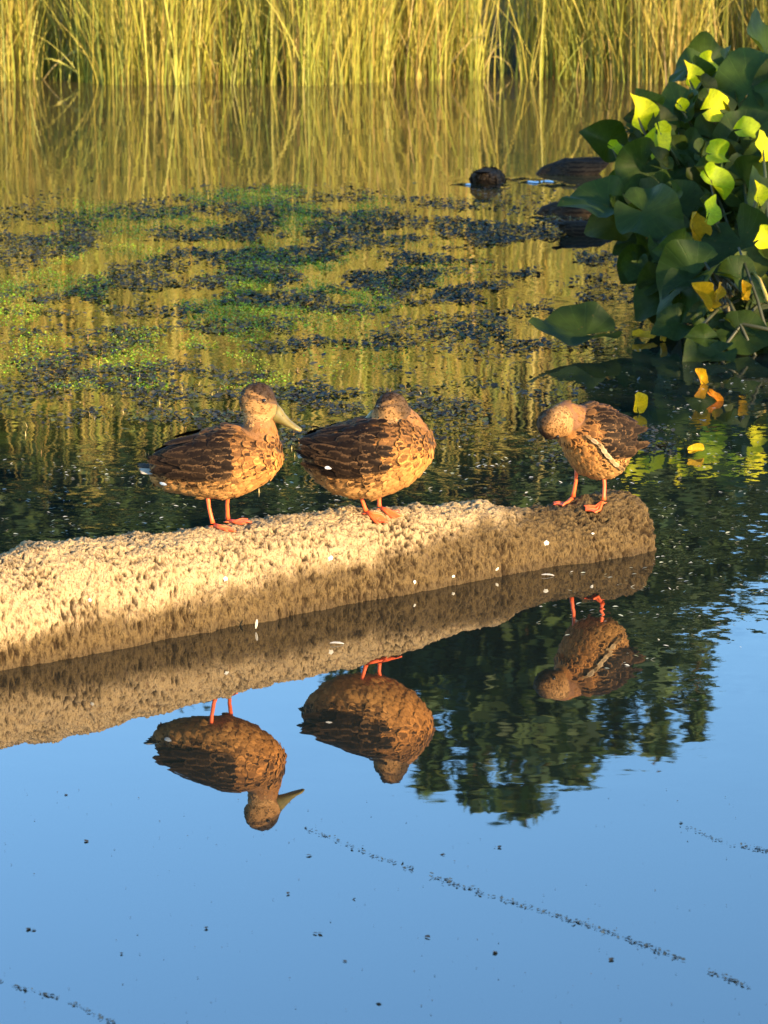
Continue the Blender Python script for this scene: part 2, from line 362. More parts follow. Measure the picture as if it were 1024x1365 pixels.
# ------------------------------------------------------------------ trees beyond the reeds (seen mirrored in the pond)
def cards(n, pos, size, up=.5, col=None, aspect=.5):
    a = rng.normal(size=(n, 3)); a[:, 2] *= up; a /= np.linalg.norm(a, axis=1)[:, None]
    b = rng.normal(size=(n, 3)); b -= (b * a).sum(1)[:, None] * a; b /= np.linalg.norm(b, axis=1)[:, None]
    s = size[:, None]
    p = [pos - a * s, pos - b * s * aspect, pos + a * s, pos + b * s * aspect]
    return np.stack(p, 1).reshape(-1, 3), np.arange(4 * n).reshape(n, 4), np.repeat(col, 4, 0)
def bushy(seed, h, w, n, pal, size, name='crown'):
    r = np.random.default_rng(seed); clumps = 26
    cz = h * (.2 + .78 * r.random(clumps)); lim = w * np.sqrt(np.clip(1 - ((cz / h - .5) / .55) ** 2, .05, 1))
    ang = r.uniform(0, 6.283, clumps); rad = lim * np.sqrt(r.random(clumps))
    cc = np.stack([np.cos(ang) * rad, np.sin(ang) * rad, cz], 1); cr = w * r.uniform(.22, .42, clumps)
    i = r.integers(0, clumps, n); d = r.normal(size=(n, 3)); d /= np.linalg.norm(d, axis=1)[:, None]
    p = cc[i] + d * (cr[i] * r.random(n) ** .45)[:, None] * np.array((1, 1, 1.25)); p[:, 2] = np.clip(p[:, 2], .15, None)
    col = np.array(pal)[r.integers(0, len(pal), n)] * r.uniform(.7, 1.3, (n, 1)) * r.uniform(.75, 1.2, clumps)[i][:, None]
    v, f, c = cards(n, p, size * r.uniform(.6, 1.3, n), .8, col)
    cm = np_mesh(name, v, f, c); mb = MB()
    mb.tube([(0, 0, -.2), (.05, 0, h * .3), (-.08, .05, h * .6), (0, 0, h * .88)], [h * .022, h * .017, h * .01, h * .004], 7)
    for k in range(9):
        q = Vector(cc[k]); s_ = Vector((0, 0, max(.4, q.z - w * .6))); mb.tube([s_, s_.lerp(q, .55) + Vector((0, 0, .1)), q], [h * .009, h * .006, h * .003], 5)
    return cm, mb.mesh('trunk')
def conifer(seed, h=17.0, w=2.3):
    r = np.random.default_rng(seed); P = []; K = []; mb = MB()
    mb.tube([(0, 0, -.3), (0, 0, h * .5), (0, 0, h * .985)], [.24, .15, .02], 8)
    z = h * .10
    while z < h * .985:
        t = z / h; L = w * (1 - t) ** .8 * r.uniform(.65, 1.12) + .12
        for k in range(r.integers(4, 7)):
            a = r.uniform(0, 6.283); dr = r.uniform(.05, .3) * L; l = L * r.uniform(.65, 1.1)
            e = Vector((math.cos(a) * l, math.sin(a) * l, z - dr))
            if k < 3: mb.tube([(0, 0, z), Vector((0, 0, z)).lerp(e, .5) + Vector((0, 0, .08)), e], [.03, .02, .006], 4)
            m_ = int(14 + 46 * l / w); s_ = r.random(m_) ** .7
            q = np.outer(s_, np.array((e.x, e.y, e.z - z))) + np.array((0, 0, z)); q += r.normal(0, .11 + .03 * l, (m_, 3)) * np.array((1, 1, .7)); q[:, 2] -= .12 * s_
            P.append(q); K.append(np.full(m_, r.uniform(.6, 1.25)))
        z += h * .021 * r.uniform(.7, 1.4)
    P = np.concatenate(P); K = np.concatenate(K); n = len(P)
    pal = np.array([(.040, .078, .026), (.056, .098, .028), (.078, .105, .026)])
    v, f, c = cards(n, P, .17 * r.uniform(.6, 1.4, n), .5, pal[r.integers(0, 3, n)] * K[:, None], .32)
    return np_mesh('crown', v, f, c), mb.mesh('trunk')
con = [conifer(s, 17.0, w) for s, w in ((1, 2.0), (2, 2.4), (3, 1.7))]
def put_tree(name, meshes, x, y, sc, rz, label, cat, group, wide=1.0):
    e = empty(name, (x, y, ground_z(x, y)), rz); e.scale = (sc * wide, sc * wide, sc)
    link('trunk', meshes[1], M['bark'], e); link('crown', meshes[0], M['crown'], e); tag(e, label, cat, group); return e
CT = 'dark conifer behind the reeds, shown only as a reflection in the pond'
rows = [(-.95, 60, 15.9, 1.0), (.1, 61, 16.6, 1.1), (1.0, 60, 17.9, 1.3), (2.0, 61, 18.6, 1.4), (3.0, 59, 18.3, 1.4), (4.1, 60, 17.8, 1.3), (5.1, 61, 17.5, 1.3), (5.9, 60, 17.2, 1.1), (6.7, 60, 16.6, .9),
        (7.2, 61, 13.9, .9), (8.4, 60, 13.6, .9), (9.3, 61, 12.2, 1), (-2.0, 60, 14.6, 1.2), (-3.2, 61, 14.6, 1.3), (-4.4, 60, 15, 1.2), (-5.6, 59, 14.5, 1.3), (-6.8, 60, 15, 1.3), (-8, 61, 14.8, 1.3), (-9.3, 60, 14.2, 1.3), (-11, 62, 14.2, 1.3),
        (10.6, 62, 14.0, 1.1), (12, 60, 15.5, 1.2), (14.5, 62, 15, 1.2), (-13, 61, 14, 1.3), (-15.5, 62, 15, 1.2), (17, 60, 16, 1.2), (.6, 66, 17.4, 1.4), (2.5, 66, 18.6, 1.5), (4.7, 66, 17.8, 1.5), (6.6, 66, 15.0, 1.2), (-2.7, 67, 13.6, 1.4), (-5, 67, 14.0, 1.4), (-7.6, 67, 14, 1.4), (-10.2, 67, 14.4, 1.4)]
for i, (x, y, h, w) in enumerate(rows):
    put_tree('conifer_tree', con[i % 3], x, y, h / 17.0, i * 1.7, CT, 'tree', 'conifers behind the reed bed', w * 1.05)
broad = bushy(21, 12.0, 2.9, 7000, [(.030, .055, .018), (.042, .068, .018), (.024, .045, .016)], .24)
for i, (x, y, h) in enumerate(((-2.4, 56, 12.6), (-4.6, 57, 13.4), (-6.8, 56, 12.8), (-9.2, 57, 13.6), (-11.8, 57, 13.0), (.6, 57, 13.6), (2.8, 56, 14.4), (5.0, 57, 13.4), (7.4, 57, 11.6), (9.6, 56, 10.6), (12.4, 57, 11.5))):
    put_tree('broad_tree', broad, x, y, h / 12.0, i * 2.3, 'dark broad-crowned tree in front of the conifers, shown only as a reflection in the pond', 'tree', 'broad trees behind the reed bed')
gold = [(.26, .25, .03), (.34, .28, .04), (.18, .22, .03), (.38, .27, .06)]
wil = [bushy(11, 5.4, 2.0, 5200, gold, .10), bushy(12, 5.4, 2.3, 5200, gold, .11)]
for i in range(7):
    x = -13 + i * 2.1 + rng.uniform(-.5, .5); y = 38.5 + rng.uniform(-1, 2.5)
    put_tree('willow_bush', wil[i % 2], x, y, rng.uniform(.8, 1.05) * (.85 if -2 > x > -9 else 1), i * 2.1, 'sunlit yellow-green willow bush right behind the reeds, shown only as a reflection in the pond', 'bush', 'willow bushes behind the reed bed')

# the leafy shrubs on the right bank that keep the sun off the water lilies
shade = bushy(31, 3.6, 1.65, 520, [(.05, .08, .02), (.07, .10, .025)], .17)
pv = Vector((math.cos(SUN_AZ), math.sin(SUN_AZ))); sv = Vector((math.sin(SUN_AZ), -math.cos(SUN_AZ)))
for i, (pr, dist) in enumerate(((10.4, 9.0), (11.9, 9.6), (13.5, 10.4), (15.0, 11.5))):
    c0 = Vector((1.9, 14.6)); c0 = c0 + pv * (pr - c0.dot(pv)) + sv * dist
    put_tree('shade_bush', shade, c0.x, c0.y, (.95, 1.1, 1.15, 1.1)[i], i * 1.3, 'leafy green bush on the right bank, outside the picture, shading the water lilies', 'bush', 'bushes on the right bank')

# ------------------------------------------------------------------ the log
FRONT = [(-260, 945), (-120, 918), (0, 896), (100, 877), (200, 857), (330, 833), (440, 811), (550, 791), (650, 771), (750, 756), (840, 743), (868, 736)]
TOP = [(-260, 752), (-60, 744), (0, 738), (40, 727), (70, 721), (150, 716), (250, 706), (330, 693), (430, 684), (540, 677), (600, 674), (630, 669), (665, 675), (700, 677), (760, 671), (800, 659), (825, 654), (845, 658), (858, 672), (868, 690), (900, 725)]
def interp(tab, x):
    for (a, b), (c, d) in zip(tab, tab[1:]):
        if x <= c: return b + (d - b) * (x - a) / (c - a)
    return tab[-1][1]
A0, A1 = at(0, 896), at(868, 738); LD = (A1 - A0); LD.z = 0; LEN = LD.length; LD.normalize(); LB = Vector((-LD.y, LD.x, 0))
def log_mesh():
    ns, na = 760, 140; vs = []; cav = []
    PXS = [-260 + (868 + 260) * i / (ns - 1) for i in range(ns)]; st = []
    prof = [(-.0, -.22)]
    for px in PXS:
        p = at(px, interp(FRONT, px)); w = .40 - .05 * (px / 868); lo, hi = .05, .6
        for _ in range(24):
            hz = (lo + hi) / 2; best = None
            for a in range(4, 30):
                t = math.pi * a / 40; q = p + LB * (w * .5 * (1 - math.cos(t))) + Vector((0, 0, hz * math.sin(t) ** .75)); pr = proj(q)
                if best is None or pr[1] < best[1]: best = pr
            if best[1] < interp(TOP, best[0]): hi = hz
            else: lo = hz
        st.append((p, w, hz))
    # smooth the solved heights a little
    hs = [s_[2] for s_ in st]; hs = [sum(hs[max(0, i - 8):i + 9]) / len(hs[max(0, i - 8):i + 9]) for i in range(ns)]
    st = [(s_[0], s_[1], h) for s_, h in zip(st, hs)]
    for k in range(16):                                     # the blunt rounded end
        t = (k + 1) / 16; p, w, h = st[ns - 1]; sc = math.sqrt(max(0, 1 - t ** 2.4))
        off = LD * (.075 * t) + LB * (w * .5 * (1 - sc) * .9)
        st.append((p + off, w * max(sc, .02), h * (.35 * sc + .65 * sc ** .5) if sc > 0 else .0))
    for i, (p, w, h) in enumerate(st):
        for a in range(na):
            t = -.42 + (math.pi + .84) * a / (na - 1)
            if t < 0: q = p + LB * (w * .1 * (-t)) + Vector((0, 0, t * .5))
            elif t > math.pi: q = p + LB * (w - w * .1 * (t - math.pi)) + Vector((0, 0, -(t - math.pi) * .5))
            else: q = p + LB * (w * .5 * (1 - math.cos(t))) + Vector((0, 0, h * max(0, math.sin(t)) ** .75))
            vs.append(q)
    n = len(st)
    fs = [(i * na + a, (i + 1) * na + a, (i + 1) * na + a + 1, i * na + a + 1) for i in range(n - 1) for a in range(na - 1)]
    V = np.array([tuple(v) for v in vs]).reshape(n, na, 3)
    du = np.gradient(V, axis=0); dv = np.gradient(V, axis=1); N = np.cross(du, dv); N /= np.linalg.norm(N, axis=2)[..., None] + 1e-9
    N = N.reshape(-1, 3)
    if N[(n // 2) * na + na // 2][2] < 0: N = -N
    out = []; cav = []
    for k, v in enumerate(vs):
        q = Vector((v.x, v.y, v.z * .42))
        a = noise.fractal(v * 6, 1, 2, 3) * .022 + .016 * noise.noise(v * 2.6)
        b = noise.noise(v * 23) * .009 + noise.noise(v * 58) * .006
        n1 = noise.noise(q * 76 + Vector((9, 9, 9))); n2 = noise.noise(q * 135 + Vector((2, 5, 1))); n3 = noise.noise(v * 8) + .5 * noise.noise(v * 3)
        slit = max(0, n1 - .27 + .36 * n3) * 2.4 + max(0, n2 - .27 + .30 * n3) * 2.2
        d2, _ = noise.voronoi(Vector((v.x, v.y, v.z * .8)) * 88 + Vector((3, 1, 7)))
        dsp = a * .8 + b - min(1, slit) * .013 - (d2[0] - .35) * .009
        out.append(v + Vector(N[k]) * dsp)
        px = 512 + F * v.x / v.y
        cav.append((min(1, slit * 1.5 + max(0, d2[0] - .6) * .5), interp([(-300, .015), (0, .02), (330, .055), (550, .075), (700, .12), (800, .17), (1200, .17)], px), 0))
    me = np_mesh('log', np.array([tuple(v) for v in out]), np.array(fs), uv=cav, smooth=True)
    return me
log = tag(link('log', log_mesh(), M['log']), 'long weathered half-sunken log with three ducks standing on it', 'log')
LOGT = BVHTree.FromPolygons([v.co.copy() for v in log.data.vertices], [tuple(p.vertices) for p in log.data.polygons])
def log_hit(px, py):
    for k in range(40):                                     # the first spot of the log at or just below that line of sight
        h = LOGT.ray_cast(EYE, ray(px, py + k).normalized())
        if h[0]: return h[0]
def log_z(x, y):
    h = LOGT.ray_cast(Vector((x, y, 2)), Vector((0, 0, -1))); return h[0].z if h[0] else 0

dm = MB()
for i in range(9): dm.v.append((math.cos(i * .698) * .011 * (1 + .35 * math.sin(i * 2.3)), math.sin(i * .698) * .009 * (1 + .3 * math.cos(i * 3.1)), 0)); dm.c.append((1, 1, 1)); dm.u.append((0, 0, 0))
dm.v.append((0, 0, .004)); dm.c.append((1, 1, 1)); dm.u.append((0, 0, 0)); dm.f = [(i, (i + 1) % 9, 9) for i in range(9)]
drop = dm.mesh('dropping')
for i, (px, py) in enumerate(((790, 712), (728, 724), (662, 758), (552, 776), (604, 768), (440, 744), (300, 772), (120, 800))):
    h = LOGT.ray_cast(EYE, ray(px, py).normalized())
    if h[0]:
        o = link('dropping', drop, M['white'], log); sc = .55 + .35 * ((i * 7) % 4) / 3
        o.matrix_world = Matrix.Translation(h[0] + h[1] * .003) @ h[1].to_track_quat('Z', 'Y').to_matrix().to_4x4() @ Matrix.Diagonal((sc, sc, 1, 1))
# ------------------------------------------------------------------ ducks
def ring_tube(mb, secs, seg=24):                            # secs: (centre, lateral vector * half width, up vector * half height)
    vs = []; fs = []
    for c, a, b in secs:
        for k in range(seg):
            t = 2 * math.pi * k / seg; ct, s_ = math.cos(t), math.sin(t)
            vs.append(c + a * (abs(ct) ** .92 * (1 if ct > 0 else -1)) + b * (abs(s_) ** .92 * (1 if s_ > 0 else -1)))
    for i in range(len(secs) - 1):
        for k in range(seg): fs.append((i * seg + k, i * seg + (k + 1) % seg, (i + 1) * seg + (k + 1) % seg, (i + 1) * seg + k))
    fs.append(tuple(range(seg))[::-1]); fs.append(tuple((len(secs) - 1) * seg + k for k in range(seg))); mb.add(vs, fs)
def chain(mb, pts, ry, rz, seg=20):                         # a limb along points in the duck's frame; lateral radius, in-plane radius
    secs = []
    for i, p in enumerate(pts):
        t = (pts[min(i + 1, len(pts) - 1)] - pts[max(i - 1, 0)]).normalized(); lat = Vector((0, 1, 0)); lat = (lat - t * lat.dot(t)).normalized()
        secs.append((p, lat * ry[i], t.cross(lat) * -rz[i]))
    ring_tube(mb, secs, seg)
def remesh(mb, voxel, smooth=6):
    me = mb.mesh('tmp'); o = bpy.data.objects.new('tmp', me); C.objects.link(o)
    m = o.modifiers.new('r', 'REMESH'); m.mode = 'VOXEL'; m.voxel_size = voxel
    s_ = o.modifiers.new('s', 'SMOOTH'); s_.factor = .5; s_.iterations = smooth
    dg = bpy.context.evaluated_depsgraph_get(); r = bpy.data.meshes.new_from_object(o.evaluated_get(dg))
    bpy.data.objects.remove(o); bpy.data.meshes.remove(me); r.materials.clear()
    for a in [a.name for a in r.attributes if a.name in ('tint', 'fuv')]: r.attributes.remove(r.attributes[a])
    return r
def feather(mb, base, d, n, L, w, lift, col, dark, bend=.0, us=1.0):
    d = (d - n * d.dot(n)).normalized(); s_ = n.cross(d).normalized(); rows = [(0, .35), (.3, .95), (.66, 1.0), (.9, .66)]
    vs = []; uv = []; fs = []
    for v, hw in rows:
        c = base + d * (L * v) + n * (L * (lift * v - bend * v * v))
        for k in (-1, 0, 1): vs.append(c + s_ * (k * hw * w) + n * (.22 * w if k == 0 else 0)); uv.append((k * us, v, dark))
    vs.append(base + d * L + n * (L * (lift - bend))); uv.append((0, 1, dark))
    for i in range(3):
        for k in range(2): j = i * 3 + k; fs.append((j, j + 1, j + 4, j + 3))
    fs += [(9, 10, 12), (10, 11, 12)]
    mb.add(vs, fs, col, uv)
def mixc(a, b, t): t = max(0, min(1, t)); return tuple(x + (y - x) * t for x, y in zip(a, b))
DARK, BUFF, ORANGE, PALE = (.045, .026, .014), (.30, .132, .038), (.46, .185, .045), (.44, .235, .080)

def make_duck(name, origin, heading, label, P, body, neck, head, legs, tail, wing_x, warm=1.0, flank_pale=.6, spec=((.42, .45),), stripe=None):
    """body: (x, bottom, top, half width); neck: (x, z, y, lateral radius, radius); head: centre, forward, up, size"""
    e = empty(name, origin, heading); tag(e, label, 'duck', 'ducks standing on the log')
    mb = MB(); secs = []
    for x, b, t, w in body:
        secs.append((Vector((x, 0, (b + t) / 2)), Vector((0, w, 0)), Vector((0, 0, (t - b) / 2))))
    ring_tube(mb, secs, 28)
    chain(mb, [Vector((x, y, z)) for x, z, y, _, _ in neck], [q[3] for q in neck], [q[4] for q in neck])
    hc, hf, hu, hs = head; hf = hf.normalized(); hl = hu.cross(hf).normalized(); hu = hf.cross(hl).normalized()
    hp = [(-.98, .38, .40, .0), (-.75, .66, .72, .02), (-.35, .80, .95, .03), (.1, .82, .98, .04), (.5, .70, .84, -.02), (.85, .50, .58, -.14), (1.12, .36, .40, -.24), (1.3, .3, .3, -.28)]
    ring_tube(mb, [(hc + hf * (a * hs) + hu * (o * hs), hl * (w * hs), hu * (h * hs)) for a, w, h, o in hp], 20)
    for lg in legs:                                         # feathered thighs
        top = lg['top']; mb2 = [top + Vector((-.012, 0, .055)), top + Vector((-.004, 0, .025)), top + Vector((0, 0, .004))]
        chain(mb, mb2, [.032, .022, .011], [.036, .024, .012], 14)
    me = remesh(mb, .0045, 5)
    x0 = min(b[0] for b in body); x1 = max(b[0] for b in body)
    def body_at(x):
        for a, b in zip(body, body[1:]):
            if min(a[0], b[0]) <= x <= max(a[0], b[0]):
                t = (x - a[0]) / (b[0] - a[0]) if b[0] != a[0] else 0; return a[1] + (b[1] - a[1]) * t, a[2] + (b[2] - a[2]) * t
        return body[0][1:3] if abs(x - body[0][0]) < abs(x - body[-1][0]) else body[-1][1:3]
    def zones(p):
        u = (p.x - x0) / (x1 - x0); b, t = body_at(p.x); v = (p.z - b) / max(.02, t - b); return u, v
    neck_pts = [Vector((q[0], q[2], q[1])) for q in neck]
    def head_col(p):
        q = p - hc; f, l, u = q.dot(hf) / hs, q.dot(hl) / hs, q.dot(hu) / hs
        base = (.27 * warm, .135 * warm, .047 * warm)
        c = mixc(base, (.36 * warm, .195 * warm, .075 * warm), (.05 - u) * 1.2)
        c = mixc(c, (.035, .02, .012), (u - .34 + .10 * f) * 5)               # dark cap
        c = mixc(c, (.05, .03, .02), ((1 - abs(u - .24 - .10 * f) * 7) if f > -.75 and warm > .9 else 0))   # eye stripe
        c = mixc(c, (.07, .04, .02), (-f - .45) * 3)
        return c
    def colour(p, nrm):
        dh = (p - hc).length
        if dh < hs * 1.18: return head_col(p)
        u, v = zones(p); dn = min((p - q).length for q in neck_pts[1:]); 
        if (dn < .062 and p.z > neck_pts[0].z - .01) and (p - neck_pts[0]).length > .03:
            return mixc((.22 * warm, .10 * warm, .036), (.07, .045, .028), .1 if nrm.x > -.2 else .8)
        c = mixc(PALE, BUFF, v * 1.6); c = mixc(c, ORANGE, (u - .62) * 2.2); c = mixc(c, DARK, (v - .58) * 3.2)
        c = mixc(c, PALE, (.18 - u) * 3 * (1 - v)); return mixc(c, (.40, .26, .12), -v * 6)
    cols = [colour(v.co, v.normal) for v in me.vertices]; set_attr(me, cols, None, True)
    link('body', me, M['down'], e)
    tree = BVHTree.FromPolygons([v.co.copy() for v in me.vertices], [tuple(p.vertices) for p in me.polygons])
    # small body feathers
    nf = MB(); polys = me.polygons; ar = np.zeros(len(polys)); polys.foreach_get('area', ar); cum = np.cumsum(ar)
    for k in range(3300):
        pl = polys[int(np.searchsorted(cum, random.random() * cum[-1]))]; p = pl.center.copy(); n = pl.normal.copy()
        dh = (p - hc).length
        if dh < hs * 1.42:                                   # short fine feathers of the head
            if (p - hc).dot(hf) > hs * .95: continue
            for q in range(2):
                pq = p + Vector((random.uniform(-.004, .004), random.uniform(-.004, .004), random.uniform(-.004, .004))); hit = tree.find_nearest(pq); c = head_col(hit[0]); rr_ = random.uniform(.6, 1.3)
                feather(nf, hit[0] - hit[1] * .0012, -hf - hu * .35 + Vector((random.uniform(-.3, .3), random.uniform(-.3, .3), random.uniform(-.3, .3))), hit[1], random.uniform(.009, .014), .0032, .14, tuple(x * rr_ for x in c), random.uniform(.2, .9), .05)
            continue
        u, v = zones(p); c = colour(p, n); dn = min((p - q).length for q in neck_pts[1:])
        onneck = dn < .06 and p.z > neck_pts[0].z - .015
        L = random.uniform(.014, .02) if onneck else (.018 + .022 * max(0, min(1, 1 - u)) + random.uniform(0, .008))
        bd = Vector((-1, 0, -.22))
        if onneck: bd = (neck_pts[0] - neck_pts[-1]).normalized() + Vector((-.2, 0, 0))
        dark = .3 if onneck else (1.0 if v > .42 else .55 + 1.1 * v)
        if u > .72 and not onneck: dark = .8 if v > .3 else .5
        if stripe is None and v < .22: dark *= .45
        c = mixc(c, BUFF, .55 * (v > .6)); rr_ = random.uniform(.75, 1.25); c = tuple(x * rr_ for x in c); c = mixc(c, (.11, .05, .02), (random.random() ** 2.2) * (.85 if not onneck else .4) * (1 if v > .2 else .4))
        if u > .45 and v > .40 and not onneck: L *= random.uniform(.9, 1.35); dark = random.uniform(.6, 1.2)
        feather(nf, p - n * .0015, bd + Vector((random.uniform(-.2, .2), random.uniform(-.2, .2), random.uniform(-.2, .2))), n, L, L * random.uniform(.3, .42), random.uniform(.06, .2), c, min(.92, dark * random.uniform(.2, 1.3)), .06)
    tag(nf.build('body_feathers', M['feather'], e), kind='stuff')
    # folded wings: rows of larger feathers, the last ones crossing over the rump
    tipx, tipz = wing_x[0], wing_x[1]
    for s_ in (-1, 1):
        wm = MB(); T = Vector((tipx, s_ * .025, tipz))
        rowdef = [(.28, .48, .46, .94, .150, .0135, 6, 6, .95), (.34, .58, .38, .84, .092, .015, 6, 6, .95), (.42, .70, .40, .90, .060, .0155, 7, 7, .9), (.50, .80, .42, .93, .040, .0125, 9, 8, .85)]
        for ri, (ua, ub, va, vb, L, w, nu, nv, dk) in enumerate(rowdef):
            for i in range(nu):
                for j in range(nv):
                    u = ub + (ua - ub) * (i + .5 * (j % 2)) / nu; v = va + (vb - va) * j / (nv - 1)
                    x = x0 + (x1 - x0) * u; b, t = body_at(x); z = b + (t - b) * v
                    hit = tree.ray_cast(Vector((x, s_ * .4, z)), Vector((0, -s_, 0)))
                    if hit[0] is None: continue
                    p, n = hit[0], hit[1]
                    if (p - hc).length < hs * 1.2: continue
                    d = (T - p).normalized() * .75 + Vector((-1, 0, -.05)) * .45
                    Lk = min(L * random.uniform(.9, 1.1), max(.03, (T - p).length * 1.08))
                    c = mixc((.022, .013, .008), (.15, .08, .035), random.random() ** 1.4 * (.35, .4, .6, 1)[ri]); dk = min(1, random.uniform(.75, 1.1))
                    if (u > .54 and random.random() < (u - .54) * 4) or random.random() < .06: continue
                    w_ = w * random.uniform(.7, 1.2)
                    d = d + Vector((0, 0, random.uniform(-.22, .22)))
                    feather(wm, p + n * (.002 + .0022 * ri), d, n, Lk, w_, .05, c, dk, .10, .84)
        wg = wm.build('wing', M['feather'], e)
        for (u, v) in spec:
            x = x0 + (x1 - x0) * u; b, t = body_at(x); z = b + (t - b) * v; sm = MB()
            hit = tree.ray_cast(Vector((x, s_ * .4, z)), Vector((0, -s_, 0)))
            if hit[0] is not None:
                feather(sm, hit[0] + hit[1] * .015, Vector((-1, 0, -.12)), hit[1], .030, .0055, .03, (.80, .77, .74), 0); sm.build('pale_wing_bar', M['feather'], wg)
        if stripe and s_ == stripe[0]:
            pts = []
            for u, v in stripe[1]:
                x = x0 + (x1 - x0) * u; b, t = body_at(x); z = b + (t - b) * v; hit = tree.ray_cast(Vector((x, s_ * .4, z)), Vector((0, -s_, 0)))
                if hit[0] is not None: pts.append((hit[0] + hit[1] * .014, hit[1]))
            for q in range(11):                                 # a row of pale-tipped feathers along the lower edge of the wing
                t_ = q / 10 * (len(pts) - 1.001); a_, b_ = pts[int(t_)], pts[int(t_) + 1]; f_ = t_ - int(t_)
                pp = a_[0].lerp(b_[0], f_) + Vector((0, 0, random.uniform(-.003, .003))); sm = MB()
                feather(sm, pp, (b_[0] - a_[0]).normalized() + Vector((-.25, 0, -.1)), a_[1], random.uniform(.024, .034), random.uniform(.005, .0085), .03, random.choice([(.36, .25, .14), (.30, .19, .09), (.22, .13, .055)]), random.uniform(.1, .7), .05)
                sm.build('pale_feather', M['feather'], wg)
    # tail
    tm = MB(); tp, tdir, tl, tcol = tail
    for k in range(11):
        a = (k - 5) / 5; d = Vector((tdir.x, a * .33, tdir.z)); pale = abs(a) > .55
        feather(tm, tp + Vector((.02, a * .032, -.006 * abs(a))), d, Vector((-tdir.z, a * .3, tdir.x * -1)).normalized() if True else None, tl * (1 - .22 * abs(a)), .012, .0, (.42, .35, .26) if pale else tcol, .15 if pale else .8)
    for k in range(14):
        a = (k - 6.5) / 6.5
        feather(tm, tp + Vector((.035, a * .03, -.022 + .008 * abs(a))), Vector((tdir.x, a * .25, tdir.z - .1)), Vector((0, a * .3, -1)), tl * .6, .013, .0, (.34, .24, .13), .5)
    tm.build('tail', M['feather'], e)
    # bill
    bb = MB(); bp = hc + hf * (1.02 * hs) - hu * (.22 * hs); bd = (hf - hu * .10).normalized(); bu = bd.cross(hl) * -1; bu = hl.cross(bd) * -1 if (hl.cross(bd)).dot(hu) < 0 else hl.cross(bd)
    ring_tube(bb, [(bp + bd * (a * hs) + bu * (o * hs), hl * (w * hs), bu * (h * 1.2 * hs)) for a, w, h, o in
              ((-.1, .36, .42, .02), (.2, .36, .36, .0), (.55, .34, .25, -.06), (.95, .38, .17, -.11), (1.35, .42, .12, -.11), (1.62, .36, .09, -.10), (1.74, .18, .05, -.11))], 16)
    bill = bb.build('bill', M['bill'], e)
    for s_ in (-1, 1):
        nm = MB(); nm.tube([bp + bd * (.35 * hs) + bu * (.17 * hs) + hl * (s_ * .27 * hs), bp + bd * (.52 * hs) + bu * (.13 * hs) + hl * (s_ * .26 * hs)], [.0018, .0014], 6)
        nm.build('nostril', M['eye'], bill)
    for s_ in (-1, 1):
        bm = bmesh.new(); bmesh.ops.create_uvsphere(bm, u_segments=12, v_segments=8, radius=.0062)
        mm = bpy.data.meshes.new('eye'); bm.to_mesh(mm); bm.free(); set_attr(mm)
        o = link('eye', mm, M['eye'], e); o.location = hc + hf * (.34 * hs) + hu * (.30 * hs) + hl * (s_ * .75 * hs)
    # legs, each with a webbed foot standing on the log
    rot = Matrix.Rotation(heading, 4, 'Z'); inv = (Matrix.Translation(Vector(origin)) @ rot).inverted()
    for lg in legs:
        wp = lg['foot']; fp = inv @ wp + Vector((0, 0, .004)); top = lg['top'] + Vector((0, 0, .02)); ank = fp + Vector((-.006, 0, .010))
        lm = MB(); mid = top.lerp(ank, .5) + Vector((-.003, 0, 0))
        lm.tube([top, top.lerp(mid, .6), mid, mid.lerp(ank, .7), ank], [.0085, .0068, .0062, .0066, .0085], 10)
        leg = lm.build('leg', M['legs'], e)
        fm = MB(); toes = []
        for a in (-.52, 0, .52):
            dd = Vector((math.cos(a + lg.get('yaw', 0)), math.sin(a + lg.get('yaw', 0)), 0)); L = .072 if a == 0 else .064; pts = []
            for t in (0, .35, .7, 1):
                q = fp + dd * (L * t); wq = Matrix.Translation(Vector(origin)) @ rot @ q; q.z += max(-.02, min(.02, log_z(wq.x, wq.y) + .005 - wq.z)) if t > 0 else .004
                pts.append(q)
            fm.tube(pts, [.0058, .0048, .0042, .0024], 7); toes.append(pts)
        for A, B in zip(toes, toes[1:]):
            vs = []; 
            for t in range(4):
                m_ = A[t].lerp(B[t], .5) + Vector((-.004 if t == 3 else 0, 0, .0005)); vs += [A[t], m_, B[t]]
            up = [v + Vector((0, 0, .0015)) for v in vs]; dn = [v - Vector((0, 0, .0015)) for v in vs]
            fs = [(i * 3 + k, i * 3 + k + 1, i * 3 + k + 4, i * 3 + k + 3) for i in range(3) for k in range(2)]
            fm.add(up, fs); fm.add(dn, [f[::-1] for f in fs])
        fm.tube([fp, fp + Vector((-.02, 0, -.002))], [.004, .002], 6)
        fm.build('foot', M['legs'], leg)
    return e

def frame(ox, oy):
    g = log_hit(ox, oy); depth = (g.y * cp - (g.z - H) * sp); k = depth / F
    return g, k
